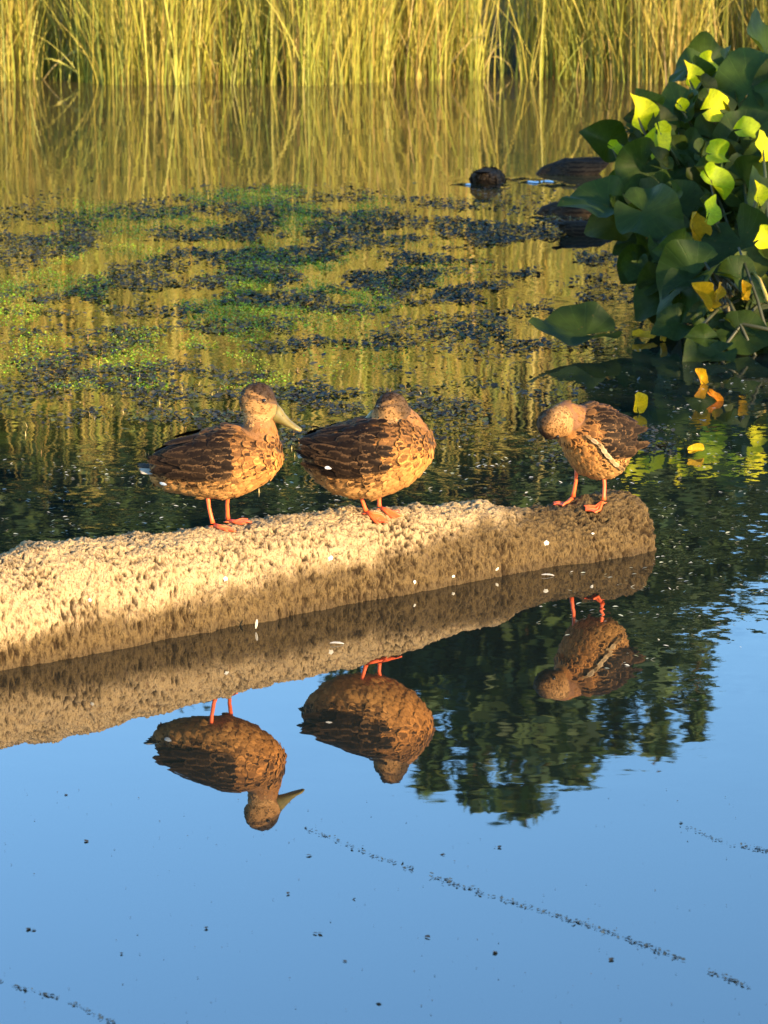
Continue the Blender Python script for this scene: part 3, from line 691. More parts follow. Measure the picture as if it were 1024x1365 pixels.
# --- first duck: upright, bill to the right
g, k = frame(292, 700)
def X(px): return (px - 292) * k
def Z(py): return (700 - py) * k / .965
hd = R(-10)
def foot_local(px, py): return log_hit(px, py)
def top_local(g, hd, px, py, dy):
    return Vector(((px) * k, dy, py))
body = [(X(a), Z(b), Z(t), w * k) for a, b, t, w in
        ((206, 641, 618, 12), (216, 650, 609, 24), (236, 657, 597, 36), (260, 660, 583, 44), (285, 662, 573, 48), (308, 662, 568, 48), (328, 656, 568, 45), (345, 648, 572, 40), (358, 640, 578, 34), (369, 630, 586, 26), (376, 619, 594, 16), (379, 610, 600, 7))]
neck = [(X(345), Z(606), 0, 30 * k, 32 * k), (X(349), Z(588), 0, 24 * k, 27 * k), (X(349), Z(572), 0, 19 * k, 22.5 * k), (X(348), Z(558), 0, 17 * k, 20 * k), (X(348), Z(545), 0, 16 * k, 20 * k)]
head = (Vector((X(348), 0, Z(536))), Vector((1, 0, -.42)), Vector((.42, .10, 1)), 24.5 * k)
legs = [dict(top=Vector((X(280), -.035, Z(662))), foot=foot_local(286, 703), yaw=-.1), dict(top=Vector((X(302), .035, Z(664))), foot=foot_local(306, 694), yaw=.1)]
make_duck('duck', g, hd, 'brown duck standing tall with its yellow bill raised to the right, leftmost on the log', None, body, neck, head, legs,
          (Vector((X(214), 0, Z(627))), Vector((-1, 0, -.10)), .10, (.10, .07, .045)), (X(184), Z(617)), spec=((.16, .30),))
# --- second duck: fluffed up, head turned back and tucked in
g, k = frame(498, 684)
def X(px): return (px - 498) * k * 1.03
def Z(py): return (684 - py) * k / .965
hd = R(-14)
body = [(X(a), Z(b), Z(t), w * k) for a, b, t, w in
        ((410, 616, 594, 12), (419, 636, 585, 28), (436, 650, 576, 42), (458, 660, 568, 52), (482, 663, 560, 57), (508, 661, 553, 58), (530, 652, 551, 54), (550, 640, 556, 46), (564, 626, 566, 34), (573, 613, 578, 22), (577, 603, 588, 9))]
neck = [(X(545), Z(592), 0, 34 * k, 32 * k), (X(547), Z(577), .005, 28 * k, 24 * k), (X(541), Z(563), .008, 21 * k, 18 * k), (X(531), Z(553), .005, 18 * k, 16 * k)]
head = (Vector((X(522), -.014, Z(546))), Vector((-1, .16, -.34)), Vector((-.30, .18, 1)), 23 * k)
legs = [dict(top=Vector((X(485), -.04, Z(660))), foot=foot_local(490, 686), yaw=-.2), dict(top=Vector((X(505), .03, Z(662))), foot=foot_local(508, 680), yaw=0)]
make_duck('duck', g, hd, 'plump mottled duck with head turned back and bill tucked in, middle of the log', None, body, neck, head, legs,
          (Vector((X(418), 0, Z(602))), Vector((-1, 0, .30)), .085, (.10, .07, .045)), (X(397), Z(590)), spec=((.30, .50),))
# --- third duck: facing left, head curled down to preen its breast
g, k = frame(788, 668)
psi = R(27); hd = R(180) + psi
def X(px): return -(px - 787) * k * (.95 if px < 787 else .76)
def Z(py): return (668 - py) * k / .965
body = [(X(a), Z(b), Z(t), w * k) for a, b, t, w in
        ((855, 604, 588, 8), (850, 616, 574, 17), (838, 629, 559, 29), (820, 637, 549, 39), (800, 638, 542, 47), (782, 635, 540, 45), (766, 626, 542, 38), (754, 612, 550, 28), (747, 600, 560, 15))]
neck = [(X(766), Z(574), 0, 31 * k, 30 * k), (X(754), Z(557), -.0, 23 * k, 22 * k), (X(740), Z(549), .006, 18 * k, 17 * k), (X(730), Z(553), .010, 17 * k, 17 * k)]
head = (Vector((X(721), .016, Z(560))), Vector((-.82, .02, -.55)), Vector((.55, -.42, -.78)), 21.5 * k)
legs = [dict(top=Vector((X(803), .028, Z(636))), foot=foot_local(803, 672), yaw=.1), dict(top=Vector((X(772), -.035, Z(630))), foot=foot_local(762, 667), yaw=0)]
make_duck('duck', g, hd, 'duck curling its head down to preen its breast, at the right end of the log', None, body, neck, head, legs,
          (Vector((X(846), 0, Z(594))), Vector((-1, 0, -.25)), .035, (.10, .07, .045)), (X(846), Z(585)), spec=((.10, .62),), stripe=(1, [(.88, .64), (.76, .54), (.66, .44), (.56, .34), (.44, .26)]), warm=.8)

# --- ducks out on the water, coloured very dark
def swimmer(px, py, head_dir, size, label, up=0.0, headup=False):
    o = at(px, py); e = empty('duck', (o.x, o.y, -.03), head_dir); tag(e, label, 'duck', 'ducks feeding on the water')
    mb = MB(); s_ = size
    secs = [(-.20, .10, .025, .015), (-.17, .09, .06, .035), (-.10, .055, .098, .07), (0, .03, .115, .095), (.09, .025, .105, .095), (.16, .015, .075, .07), (.20, .0, .035, .04)]
    ring_tube(mb, [(Vector((x * s_, 0, z * s_)), Vector((0, w * s_, 0)), Vector((0, 0, h * s_))) for x, z, w, h in secs], 24)
    nk = [(.14, .05, .05), (.21, .04, .035), (.26, -.01, .03), (.29, -.07, .028)] if not headup else [(.13, .05, .055), (.19, .10, .04), (.215, .15, .03), (.22, .19, .03)]
    chain(mb, [Vector((x * s_, 0, z * s_)) for x, z, _ in nk], [r * s_ for _, _, r in nk], [r * s_ for _, _, r in nk], 14)
    if headup:
        chain(mb, [Vector((a * s_, 0, b * s_)) for a, b in ((.17, .205), (.21, .21), (.25, .205), (.285, .195))], [.018 * s_, .034 * s_, .033 * s_, .02 * s_], [.02 * s_, .037 * s_, .034 * s_, .02 * s_], 14)
    me = remesh(mb, .007, 3); set_attr(me, [mixc((.030, .021, .014), (.016, .011, .008), v.co.z / (.1 * s_)) for v in me.vertices]); link('body', me, M['down'], e)
    tree = BVHTree.FromPolygons([v.co.copy() for v in me.vertices], [tuple(p.vertices) for p in me.polygons])
    fm = MB(); polys = me.polygons; ar = np.zeros(len(polys)); polys.foreach_get('area', ar); cum = np.cumsum(ar)
    for q in range(420):
        pl = polys[int(np.searchsorted(cum, random.random() * cum[-1]))]
        if pl.center.z < -.02 or (headup and pl.center.z > .12 * s_ and pl.center.x > .14 * s_): continue
        feather(fm, pl.center - pl.normal * .001, Vector((-1, 0, -.15)), pl.normal, random.uniform(.03, .05), .013, .1, (.05, .034, .020), .8, .05)
    tag(fm.build('body_feathers', M['feather'], e), kind='stuff')
    tm = MB()
    for q in range(9):
        a = (q - 4) / 4; feather(tm, Vector((-.17 * s_, a * .025, .11 * s_)), Vector((-1, a * .3, .25)), Vector((.25, 0, 1)), .10 * s_, .013, 0, (.03, .024, .018), .6)
    tm.build('tail', M['feather'], e)
    for sd in (-1, 1):
        wm = MB()
        for i in range(5):
            for j in range(4):
                x = (.08 - .05 * i) * s_; z = (.045 + .026 * j) * s_; hit = tree.ray_cast(Vector((x, sd * .4, z)), Vector((0, -sd, 0)))
                if hit[0] is not None: feather(wm, hit[0] + hit[1] * .004, Vector((-1, 0, .12)), hit[1], .085 * s_, .015, .04, (.04, .028, .017), .9, .08)
        wm.build('wing', M['feather'], e)
    if headup:
        bb = MB(); bb.tube([Vector((.27 * s_, 0, .197 * s_)), Vector((.31 * s_, 0, .185 * s_)), Vector((.335 * s_, 0, .18 * s_))], [.014 * s_, .012 * s_, .008 * s_], 10, squash=.6); bb.build('bill', M['bill'], e)
    return e
swimmer(650, 243, R(78), 1.02, 'dark duck feeding with its head under water, alone on the open water')
swimmer(768, 231, R(186), 1.1, 'dark duck with a long rounded back beside the leftmost lily leaf tip')
swimmer(772, 285, R(170), 1.05, 'dark duck half hidden behind the low drooping lily leaf')
swimmer(785, 312, R(12), .85, 'brown duck low on the water below the drooping lily leaf')

# ------------------------------------------------------------------ water lily clump on the right
def leaf_mesh(seed, cup=.25, wave=.06, fold=.25):
    r = random.Random(seed); rings, seg = 6, 30; vs = [(0, 0, 0)]; uv = [(0, 0, 0)]; fs = []
    ph = r.uniform(0, 6)
    for i in range(1, rings + 1):
        q = i / rings
        for s_ in range(seg + 1):
            a = -math.pi + .17 + (2 * math.pi - .34) * s_ / seg         # the sinus opens at -x
            rr = .5 * (.96 + .20 * math.cos(a) - .05 * math.cos(2 * a) + .24 * math.exp(-(abs(a) / .26) ** 1.4) + .12 * math.exp(-((abs(a) - 2.6) / .35) ** 2)) * (1 + .03 * math.sin(5 * a + ph))
            x = math.cos(a) * rr * q; y = math.sin(a) * rr * q * .86
            z = cup * (x * x + y * y) + fold * abs(y) * q + wave * q * q * math.sin(3.2 * a + ph) + .03 * q * q * math.sin(7 * a + 2 * ph)
            z -= .22 * max(0, x) ** 2
            vs.append((x, y, z)); uv.append((a, q, 0))
    n = seg + 1
    for s_ in range(seg): fs.append((0, 1 + s_, 2 + s_))
    for i in range(rings - 1):
        for s_ in range(seg): o = 1 + i * n + s_; fs.append((o, o + n, o + n + 1, o + 1))
    me = bpy.data.meshes.new('leaf'); me.from_pydata(vs, [], fs); set_attr(me, [(.026, .047, .007)] * len(vs), uv, True); me.materials.append(M['leaf']); return me
LM = [leaf_mesh(s, c, w, f) for s, c, w, f in ((1, .25, .09, .35), (2, .1, .12, .55), (3, .45, .08, .2), (4, -.3, .12, .5), (5, .3, .14, .85), (6, -.15, .11, .3))]
def orient(nrm, tip):
    n = Vector(nrm).normalized(); t = Vector(tip); t = (t - n * t.dot(n)).normalized(); s_ = n.cross(t)
    m = Matrix.Identity(4)
    for r in range(3): m[r][0], m[r][1], m[r][2] = t[r], s_[r], n[r]
    return m
clumps = [tag(empty('water_lily', (2.05, 16.2, 0)), 'tall water lily clump at the back right, its dark leaves standing up against the reeds', 'water lily', 'water lilies at the right edge'),
          tag(empty('water_lily', (1.85, 14.6, 0)), 'broad-leaved water lily clump in front at the right edge, with drooping blue-green leaves', 'water lily', 'water lilies at the right edge'),
          tag(empty('water_lily', (1.72, 15.7, 0)), 'water lily clump spreading left over the feeding ducks, with sun-yellow leaf tips', 'water lily', 'water lilies at the right edge')]
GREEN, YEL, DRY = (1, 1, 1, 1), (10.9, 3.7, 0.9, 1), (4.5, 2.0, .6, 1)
def lily_leaf(ci, px, py, dist, size_px, nrm, tip, mesh=0, col=GREEN, stalk=True, label=None, aspect=1.0):
    c = clumps[ci]; p = at_y(px, py, dist); sz = size_px * dist / F
    base = Vector(c.location) + Vector((random.uniform(-.25, .25), random.uniform(-.25, .25), 0)); loc = p - Vector(c.location)
    if p.z < .03: loc.z = .03
    m = orient(nrm, tip)
    o = link('leaf', LM[mesh], None, c); o.matrix_local = Matrix.Translation(loc) @ m @ Matrix.Diagonal((sz, sz * aspect, sz, 1)); o.color = col
    if label: o['label'] = label
    if stalk:
        b = base - Vector(c.location); b.z = -.15; mid = b.lerp(loc, .55) + Vector((0, 0, .10 * loc.z)); mb = MB()
        mb.tube([b, b.lerp(mid, .5), mid, mid.lerp(loc, .6) + Vector((0, 0, .02)), loc - m.to_3x3() @ Vector((0, 0, .004))], [.011, .010, .009, .008, .007], 7, (.045, .055, .018) if random.random() < .6 else (.08, .06, .02))
        mb.build('stalk', M['stalk'], c)
    return o
LV = [ # clump, x, y, distance, size, normal, tip, mesh
 (2, 812, 190, 15.6, 74, (.3, -.8, .45), (-1, -.1, .35), 1), (2, 852, 158, 15.7, 70, (.55, -.75, .2), (-.25, .1, 1), 4), (2, 876, 186, 15.5, 72, (.5, -.75, .35), (.2, .2, 1), 0),
 (2, 858, 222, 15.2, 100, (-.1, -.85, .5), (-.6, -.1, -.6), 2), (2, 812, 274, 14.9, 120, (.05, -.4, .95), (-1, -.25, -.12), 3), (2, 858, 282, 14.6, 110, (-.1, -.7, .7), (.7, -.4, -.4), 5),
 (2, 838, 250, 15.3, 80, (.2, -.6, .7), (-.8, -.3, -.2), 3), (0, 920, 88, 16.6, 62, (-.2, -.7, .7), (-1, -.2, .2), 3), (0, 922, 108, 16.3, 60, (.6, -.75, .1), (-.1, .1, 1), 4),
 (0, 948, 126, 16.2, 84, (-.3, -.6, .75), (.9, -.4, -.4), 1), (0, 945, 146, 15.9, 66, (.6, -.7, .35), (.9, .3, .1), 0), (0, 998, 124, 16.0, 140, (-.25, -.85, .45), (.4, .1, 1), 5),
 (0, 1016, 62, 16.6, 90, (.1, -.8, .5), (.3, 0, 1), 0), (0, 968, 92, 16.8, 60, (.65, -.6, .4), (.5, .5, .7), 1), (0, 955, 186, 15.7, 100, (-.1, -.8, .6), (1, -.2, -.3), 2),
 (0, 950, 212, 15.4, 84, (.5, -.65, .6), (.9, -.1, .2), 1), (1, 948, 242, 15.1, 92, (.45, -.6, .7), (.9, -.3, -.3), 0), (1, 925, 292, 14.8, 52, (.5, -.85, .1), (-.1, -.1, -1), 4),
 (1, 947, 282, 14.7, 54, (.5, -.6, .6), (.6, .1, .6), 1), (1, 988, 322, 14.4, 126, (-.1, -.8, .55), (.5, -.1, -.7), 2), (1, 1016, 276, 14.8, 94, (.2, -.85, .45), (-.3, .1, 1), 0),
 (1, 992, 246, 15.1, 100, (-.2, -.8, .5), (1, 0, .1), 5), (1, 926, 372, 14.0, 140, (-.1, -.62, .75), (-.9, -.3, -.5), 3), (1, 915, 336, 14.3, 84, (.1, -.7, .6), (-.9, -.2, .0), 5),
 (1, 848, 352, 14.6, 46, (.1, -.9, .3), (-.3, 0, -1), 0), (0, 990, 190, 15.6, 110, (.2, -.8, .5), (.8, 0, .5), 0), (0, 1030, 200, 15.4, 110, (-.3, -.8, .4), (.2, 0, 1), 2),
 (1, 1035, 340, 14.2, 120, (.3, -.8, .4), (1, 0, -.3), 2), (2, 898, 236, 15.4, 90, (.2, -.8, .5), (.3, -.1, -.9), 0), (2, 905, 150, 15.9, 80, (-.2, -.8, .5), (-.4, 0, .9), 2),
 (1, 985, 372, 13.9, 90, (.1, -.7, .7), (.9, -.3, -.3), 3), (0, 1045, 120, 16.0, 130, (.2, -.8, .5), (.6, 0, .8), 5), (1, 900, 312, 14.6, 90, (.0, -.8, .6), (-.7, -.2, -.4), 2),
 (1, 1000, 290, 14.9, 90, (.5, -.7, .5), (.2, 0, 1), 1), (2, 886, 262, 15.0, 84, (.3, -.7, .6), (.8, -.2, .3), 3), (0, 982, 160, 16.1, 80, (.3, -.7, .6), (-.7, -.2, .3), 1)]
for i, (ci, px, py, d, sz, n, t, mi) in enumerate(LV):
    v = random.uniform(.75, 1.25); sz *= .88; n = (n[0] * 1.5 + random.gauss(0, .32), n[1] + .12, n[2] + .1 + random.gauss(0, .28)); lily_leaf(ci, px, py, d, sz, n, t, mi, (v, v, v, 1), aspect=random.uniform(.85, 1.1))
edge_ = [(60, 990), (85, 905), (130, 895), (170, 830), (215, 835), (250, 800), (300, 800), (340, 845), (400, 870), (440, 915), (480, 930)]
for i in range(84):                                          # smaller leaves that fill the clump down to the water
    py = random.uniform(85, 465); x0_ = interp(edge_, py); px = random.uniform(x0_ + 12, 1050); d = 16.6 - (py - 60) / 125 + random.uniform(-.2, .5)
    low = py > 380
    v = random.uniform(.5, 1.2); n_ = (random.gauss(.1, .5), -random.uniform(.35, .85), random.uniform(.2, 1.0))
    lily_leaf(0 if py < 200 else (2 if px < 890 else 1), px, py, d, random.uniform(38, 76), n_, (random.uniform(-1, 1), random.uniform(-.5, .3), random.uniform(-.9, .7 if not low else .0)), random.randrange(6), (v * random.uniform(.9, 1.5), v, v, 1), stalk=i % 3 == 0, aspect=random.uniform(.75, 1.1))
for ci, px, py, d, sz, n, t, mi in ((2, 852, 352, 14.7, 62, (.1, -.8, .5), (-.6, 0, -.8), 0), (2, 884, 392, 14.3, 74, (-.2, -.7, .6), (-.8, -.2, -.5), 5), (1, 905, 432, 13.9, 60, (.1, -.6, .7), (-.9, -.2, -.3), 3), (1, 946, 438, 13.8, 66, (.2, -.8, .5), (.3, -.2, -.9), 1),
        (1, 986, 446, 13.7, 74, (-.2, -.7, .6), (.8, -.2, -.5), 2), (1, 1014, 418, 13.9, 70, (.1, -.8, .4), (.6, 0, -.7), 0), (2, 860, 318, 15.0, 70, (-.1, -.6, .7), (-.9, -.2, -.3), 3), (1, 960, 470, 13.5, 56, (0, -.5, .8), (-.9, -.3, -.2), 5)):
    lily_leaf(ci, px, py, d, sz, n, t, mi, (.8, .8, .8, 1), stalk=False)
for i in range(30):                                          # the inside and the part of the clump beyond the frame
    px = random.uniform(880, 1230); py = random.uniform(90 if px > 920 else 170, 350); d = 16.9 - (py - 60) / 110 + random.uniform(.3, .9)
    lily_leaf(0 if py < 200 else 1, px, py, d, random.uniform(70, 115), (random.uniform(-.6, .6), -random.uniform(.4, .9), random.uniform(.2, .9)), (random.uniform(-1, 1), random.uniform(-.5, .3), random.uniform(-.6, 1)), random.randrange(6), (.9, .9, .9, 1))
SUNLIT_GOLD = (21, 10.8, 1.5, 1)  # patches of sun on the lilies, put into the colour of small leaves
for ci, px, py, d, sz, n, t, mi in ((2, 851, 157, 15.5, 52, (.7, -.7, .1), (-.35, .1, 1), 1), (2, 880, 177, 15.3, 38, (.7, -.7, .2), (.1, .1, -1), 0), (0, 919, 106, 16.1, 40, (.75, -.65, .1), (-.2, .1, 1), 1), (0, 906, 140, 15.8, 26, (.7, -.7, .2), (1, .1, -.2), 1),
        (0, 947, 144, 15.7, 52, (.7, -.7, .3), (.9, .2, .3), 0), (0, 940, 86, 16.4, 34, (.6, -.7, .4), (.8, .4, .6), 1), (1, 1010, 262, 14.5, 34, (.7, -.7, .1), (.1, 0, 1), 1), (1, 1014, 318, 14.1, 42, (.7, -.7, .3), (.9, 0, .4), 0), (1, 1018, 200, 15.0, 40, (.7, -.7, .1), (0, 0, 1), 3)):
    o = lily_leaf(ci, px, py, d, sz, n, t, mi, SUNLIT_GOLD, label='small leaf coloured yellow as if sunlit', aspect=random.uniform(.8, 1.1))
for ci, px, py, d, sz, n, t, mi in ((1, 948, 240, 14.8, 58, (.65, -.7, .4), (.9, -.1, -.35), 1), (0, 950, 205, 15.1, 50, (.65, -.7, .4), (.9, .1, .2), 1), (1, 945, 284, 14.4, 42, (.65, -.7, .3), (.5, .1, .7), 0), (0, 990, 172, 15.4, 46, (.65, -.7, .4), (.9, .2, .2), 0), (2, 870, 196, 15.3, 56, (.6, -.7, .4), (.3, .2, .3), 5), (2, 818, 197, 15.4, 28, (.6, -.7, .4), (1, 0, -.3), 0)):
    lily_leaf(ci, px, py, d, sz, n, t, mi, (10, 7.2, 1.5, 1), label='small leaf coloured yellow-green as if sunlit', aspect=.8)  # greener sunlit patches, also painted as leaf colour
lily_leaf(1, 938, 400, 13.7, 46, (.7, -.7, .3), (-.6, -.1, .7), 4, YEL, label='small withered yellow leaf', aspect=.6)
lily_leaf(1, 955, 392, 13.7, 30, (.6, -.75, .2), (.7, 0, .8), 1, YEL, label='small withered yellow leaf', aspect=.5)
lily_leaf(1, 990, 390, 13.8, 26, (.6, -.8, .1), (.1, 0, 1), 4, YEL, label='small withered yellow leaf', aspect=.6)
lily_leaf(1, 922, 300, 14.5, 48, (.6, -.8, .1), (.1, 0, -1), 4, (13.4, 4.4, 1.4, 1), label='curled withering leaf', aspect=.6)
for a, b in (((1024, 400), (1002, 362)), ((1040, 462), (955, 412)), ((1030, 440), (905, 430)), ((960, 470), (1040, 380)), ((925, 445), (985, 400)), ((1010, 480), (940, 350)), ((1035, 490), (985, 330))):
    p, q = at_y(*a, 13.6), at_y(*b, 14.0); c = clumps[1]; mb = MB(); l = Vector(c.location); p.z = max(p.z, -.05)
    mb.tube([p - l, (p - l).lerp(q - l, .5) + Vector((0, 0, .03)), q - l], [.009, .008, .006], 7, (.40, .28, .05) if a[0] == 1024 else (.04, .04, .015)); mb.build('stalk', M['stalk'], c)  # the yellow stalk has its sunlight painted in; the others stay dark
# loose leaves lying on the water
def pad(name, label, px, py, size_px, nrm, tip, mesh, col, z=.02, aspect=1.0, cat='leaf', group=None):
    p = at(px, py, z); sz = size_px * p.y / F; o = link(name, LM[mesh], None)
    o.matrix_world = Matrix.Translation(p) @ orient(nrm, tip) @ Matrix.Diagonal((sz, sz * aspect, sz, 1)); o.color = col; tag(o, label, cat, group)
pad('lily_pad', 'large dark lily leaf drooping on the water, apart from the clump, left of it', 780, 446, 116, (.05, -.30, .95), (-1, -.15, -.05), 2, (.7, .7, .6, 1), .07, 1.0)
pad('fallen_leaf', 'bright yellow leaf floating just behind the preening duck', 850, 541, 30, (.3, -.85, .4), (.2, 0, 1), 4, (20.8, 7.1, 0.9, 1), .03, .8, 'leaf', 'small leaves on the water')
pad('fallen_leaf', 'yellow leaf floating under the lily clump, above an orange one', 934, 505, 24, (.4, -.8, .4), (-.3, 0, 1), 4, (17.6, 5.1, 0.9, 1), .02, .7, 'leaf', 'small leaves on the water')
pad('fallen_leaf', 'orange-brown leaf floating just below a yellow one, right side', 951, 528, 26, (.2, -.75, .5), (.7, 0, -.7), 1, (16.0, 2.9, 1.1, 1), .02, .5, 'leaf', 'small leaves on the water')
pad('fallen_leaf', 'tan leaf floating right of the lone dark lily leaf', 855, 448, 32, (.1, -.6, .8), (1, 0, .1), 0, (17.6, 5.8, 2.9, 1), .02, .5, 'leaf', 'small leaves on the water')
pad('fallen_leaf', 'pale upright curled leaf floating beside the tan leaf', 882, 447, 20, (.4, -.9, .1), (.1, 0, 1), 4, (19.2, 6.8, 4.3, 1), .03, .6, 'leaf', 'small leaves on the water')
pad('fallen_leaf', 'dull yellow leaf low on the water, right of the log end', 925, 600, 26, (.2, -.75, .6), (.8, 0, .3), 1, (14.4, 4.8, 1.1, 1), .02, .6, 'leaf', 'small leaves on the water')
# ------------------------------------------------------------------ floating weed, sprouts, specks
def flakes(name, pts, size, col, tilt, mat, zr=(.002, .02), label=None, cat=None, aspect=.6, along=None):
    n = len(pts); P = np.array([tuple(p) for p in pts]); P[:, 2] += rng.uniform(zr[0], zr[1], n)
    a = rng.uniform(0, 6.283, n) if along is None else rng.normal(0, along, n); nn = np.stack([rng.normal(0, tilt, n), rng.normal(0, tilt, n), np.ones(n)], 1); nn /= np.linalg.norm(nn, axis=1)[:, None]
    t = np.stack([np.cos(a), np.sin(a), np.zeros(n)], 1); t -= (t * nn).sum(1)[:, None] * nn; t /= np.linalg.norm(t, axis=1)[:, None]; s_ = np.cross(nn, t)
    sz = size[:, None]
    q = [P - t * sz, P - t * sz * .2 - s_ * sz * aspect + nn * sz * .12, P + t * sz * .5 - s_ * sz * aspect * .7 + nn * sz * .1, P + t * sz, P + t * sz * .4 + s_ * sz * aspect * .75 + nn * sz * .1, P - t * sz * .3 + s_ * sz * aspect + nn * sz * .12]
    v = np.stack(q, 1).reshape(-1, 3); b = (np.arange(n) * 6)[:, None]
    f = np.concatenate([b + np.array([[0, 1, 2, 3]]), b + np.array([[0, 3, 4, 5]])], 0)
    o = link(name, np_mesh(name, v, f, np.repeat(col, 6, 0)), mat); tag(o, label, cat, kind='stuff'); return o
def scatter(n, dens, box):
    out = []; tries = 0
    while len(out) < n and tries < n * 40:
        tries += 1; px, py = random.uniform(box[0], box[2]), random.uniform(box[1], box[3])
        if random.random() < dens(px, py): out.append(at(px, py))
    return out
def nz2(px, py, sx, sy, o): return noise.fractal(Vector((px / sx, py / sy, o)), 1, 2, 4)
def d_weed(px, py):
    b = blob(px, py, 330, 318, 420, 42) + .9 * blob(px, py, 540, 330, 190, 60) + .75 * blob(px, py, 280, 392, 400, 34) + .45 * blob(px, py, 330, 452, 420, 22) + .35 * blob(px, py, 120, 490, 160, 22) + .5 * blob(px, py, 700, 400, 130, 70) + .25 * blob(px, py, 400, 268, 420, 22) + .35 * blob(px, py, 450, 560, 200, 40) + .45 * blob(px, py, 760, 350, 90, 60) + .3 * blob(px, py, 300, 530, 420, 40) + .3 * blob(px, py, 880, 640, 170, 80)
    return b * max(0, min(1, .38 + 2.6 * nz2(px, py, 90, 18, 1.5)))
pts = scatter(46000, d_weed, (-150, 235, 900, 620)); n = len(pts)
pal = np.array([(.024, .023, .017), (.040, .038, .025), (.055, .062, .012), (.010, .009, .007)])
flakes('floating_weed', pts, rng.uniform(.003, .009, n) * rng.choice([1, 1, 1.5, 2.4], n), pal[rng.integers(0, 4, n)], .26, M['weed'], (.0, .014), 'dark clumps of weed floating in bands across the pond', 'weed')
def d_green(px, py):
    b = 2.6 * blob(px, py, 370, 278, 120, 26) + .5 * blob(px, py, 160, 290, 90, 24) + .55 * blob(px, py, 200, 380, 330, 60) + .45 * blob(px, py, 430, 370, 200, 50) + .3 * blob(px, py, 200, 500, 300, 80)
    return b * max(0, min(1, .35 + 2.4 * nz2(px, py, 70, 24, 6.5)))
pts = scatter(24000, d_green, (-150, 245, 760, 520)); n = len(pts)
gp = np.array([(.21, .39, .012), (.30, .38, .02), (.13, .25, .012), (.33, .30, .035)])
flakes('green_weed', pts, rng.uniform(.003, .008, n), gp[rng.integers(0, 4, n)], .5, M['sprout'], (.0, .012), 'fresh green weed lying on the shallow water in patches', 'weed')
def d_tan(px, py):
    b = .8 * blob(px, py, 660, 400, 90, 90) + .7 * blob(px, py, 600, 520, 110, 60) + .4 * blob(px, py, 330, 600, 120, 50) + .3 * blob(px, py, 250, 520, 260, 80)
    return b * max(0, min(1, .3 + 2.6 * nz2(px, py, 50, 40, 3.5)))
pts = scatter(300, d_tan, (-100, 300, 1024, 660)); n = len(pts); P = np.array([tuple(p) for p in pts])
tp = np.array([(.36, .20, .08), (.42, .30, .12), (.28, .14, .06)])
o = blades('dry_stubble', P[:, 0], P[:, 1], np.full(n, -.01), rng.uniform(.01, .035, n), rng.uniform(.003, .006, n), np.abs(rng.normal(0, .3, n)), rng.uniform(0, 6.28, n), tp[rng.integers(0, 3, n)], M['sprout'], 3)
tag(o, 'dry tan stubble of old stems sticking out of the water', 'stubble', kind='stuff')
def d_pale(px, py):
    return .55 * blob(px, py, 130, 670, 300, 60) + .5 * blob(px, py, 560, 640, 250, 70) + .45 * blob(px, py, 950, 600, 160, 160) + .3 * blob(px, py, 870, 800, 140, 80) + .35 * blob(px, py, 830, 400, 100, 70)
pts = scatter(1250, lambda a, b: d_pale(a, b) * max(0, min(1, .4 + 2 * nz2(a, b, 60, 18, 8))), (-100, 380, 1124, 900)); n = len(pts)
flakes('floating_specks', pts, rng.uniform(.003, .011, n), np.array([(.34, .34, .32), (.25, .27, .22), (.14, .16, .10)])[rng.integers(0, 3, n)], .28, M['scrap'], (.001, .004), 'pale specks of leaf and seed floating on the dark water around the log', 'debris', .3, .35)
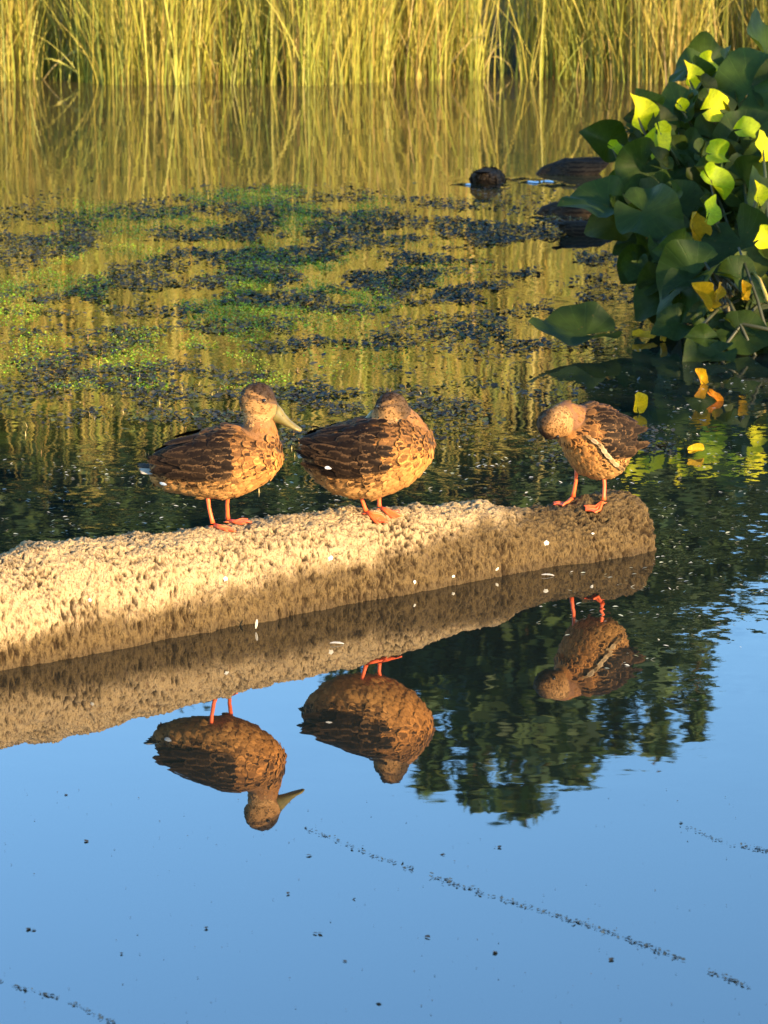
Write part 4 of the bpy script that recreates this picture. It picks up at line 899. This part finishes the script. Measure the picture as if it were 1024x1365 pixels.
# dark broken lines of drift and single specks on the calm water
def drift(a, b, n, wid, label, fade=0):
    pts = []
    for _ in range(n):
        t = random.random(); g_ = noise.noise(Vector((t * 14, a[0] * .01, 2)))
        if g_ < -.22 or random.random() < fade * (1 - t): continue
        pts.append(at(a[0] + (b[0] - a[0]) * t + random.gauss(0, 2.0), a[1] + (b[1] - a[1]) * t + random.gauss(0, wid) + 5 * math.sin(t * 7)))
    m = len(pts); flakes('drift_line', pts, rng.uniform(.0015, .0042, m) * rng.choice([1, 1, 1.6], m), np.tile(np.array([(.03, .045, .055)]), (m, 1)), .25, M['scrap'], (.001, .004), label, 'debris')
drift((405, 1103), (1040, 1330), 620, 1.7, 'long broken line of dark specks drifting across the calm blue water', .55)
drift((-60, 1278), (180, 1378), 200, 1.4, 'short line of dark specks in the bottom left corner of the water', .2)
drift((905, 1098), (1100, 1165), 130, 1.5, 'short line of dark specks near the right edge of the calm water', .2)
pts = [at(*p) for p in ((45, 1240), (38, 1239), (420, 1245), (427, 1245), (88, 1060), (115, 1122), (412, 1141), (384, 1192), (472, 1199), (275, 1238), (460, 1282), (162, 1272), (666, 1130), (570, 1250), (660, 1270), (815, 1280), (505, 1338), (590, 1140))] + [at(random.uniform(-50, 1080), random.uniform(1050, 1380)) for _ in range(260)]
n = len(pts); flakes('floating_bits', pts, np.concatenate([rng.uniform(.006, .011, 18), rng.uniform(.0007, .0030, 260)]), np.tile(np.array([(.03, .028, .022)]), (n, 1)), .2, M['scrap'], (.001, .003), 'single dark bits floating on the calm blue water', 'debris')
# white feathers by the log
for px, py, L, lab in ((440, 857, .045, 'white downy feather floating on the water in front of the middle of the log'), (722, 766, .045, 'white feather floating against the log below the preening duck'), (341, 838, .030, 'small white feather sticking up at the waterline of the log, left half')):
    p = at(px, py, .006); mb = MB(); up = L < .04
    feather(mb, Vector((0, 0, 0)), Vector((.2, 0, 1)) if up else Vector((1, .15, 0)), Vector((.3, -1, 0)) if up else Vector((0, -.25, 1)), L, L * .13, .15, (.42, .39, .34), .35, .3)
    qm = MB(); 
    o = mb.build('feather', M['feather']); o.location = p; tag(o, lab, 'feather', 'white feathers by the log')
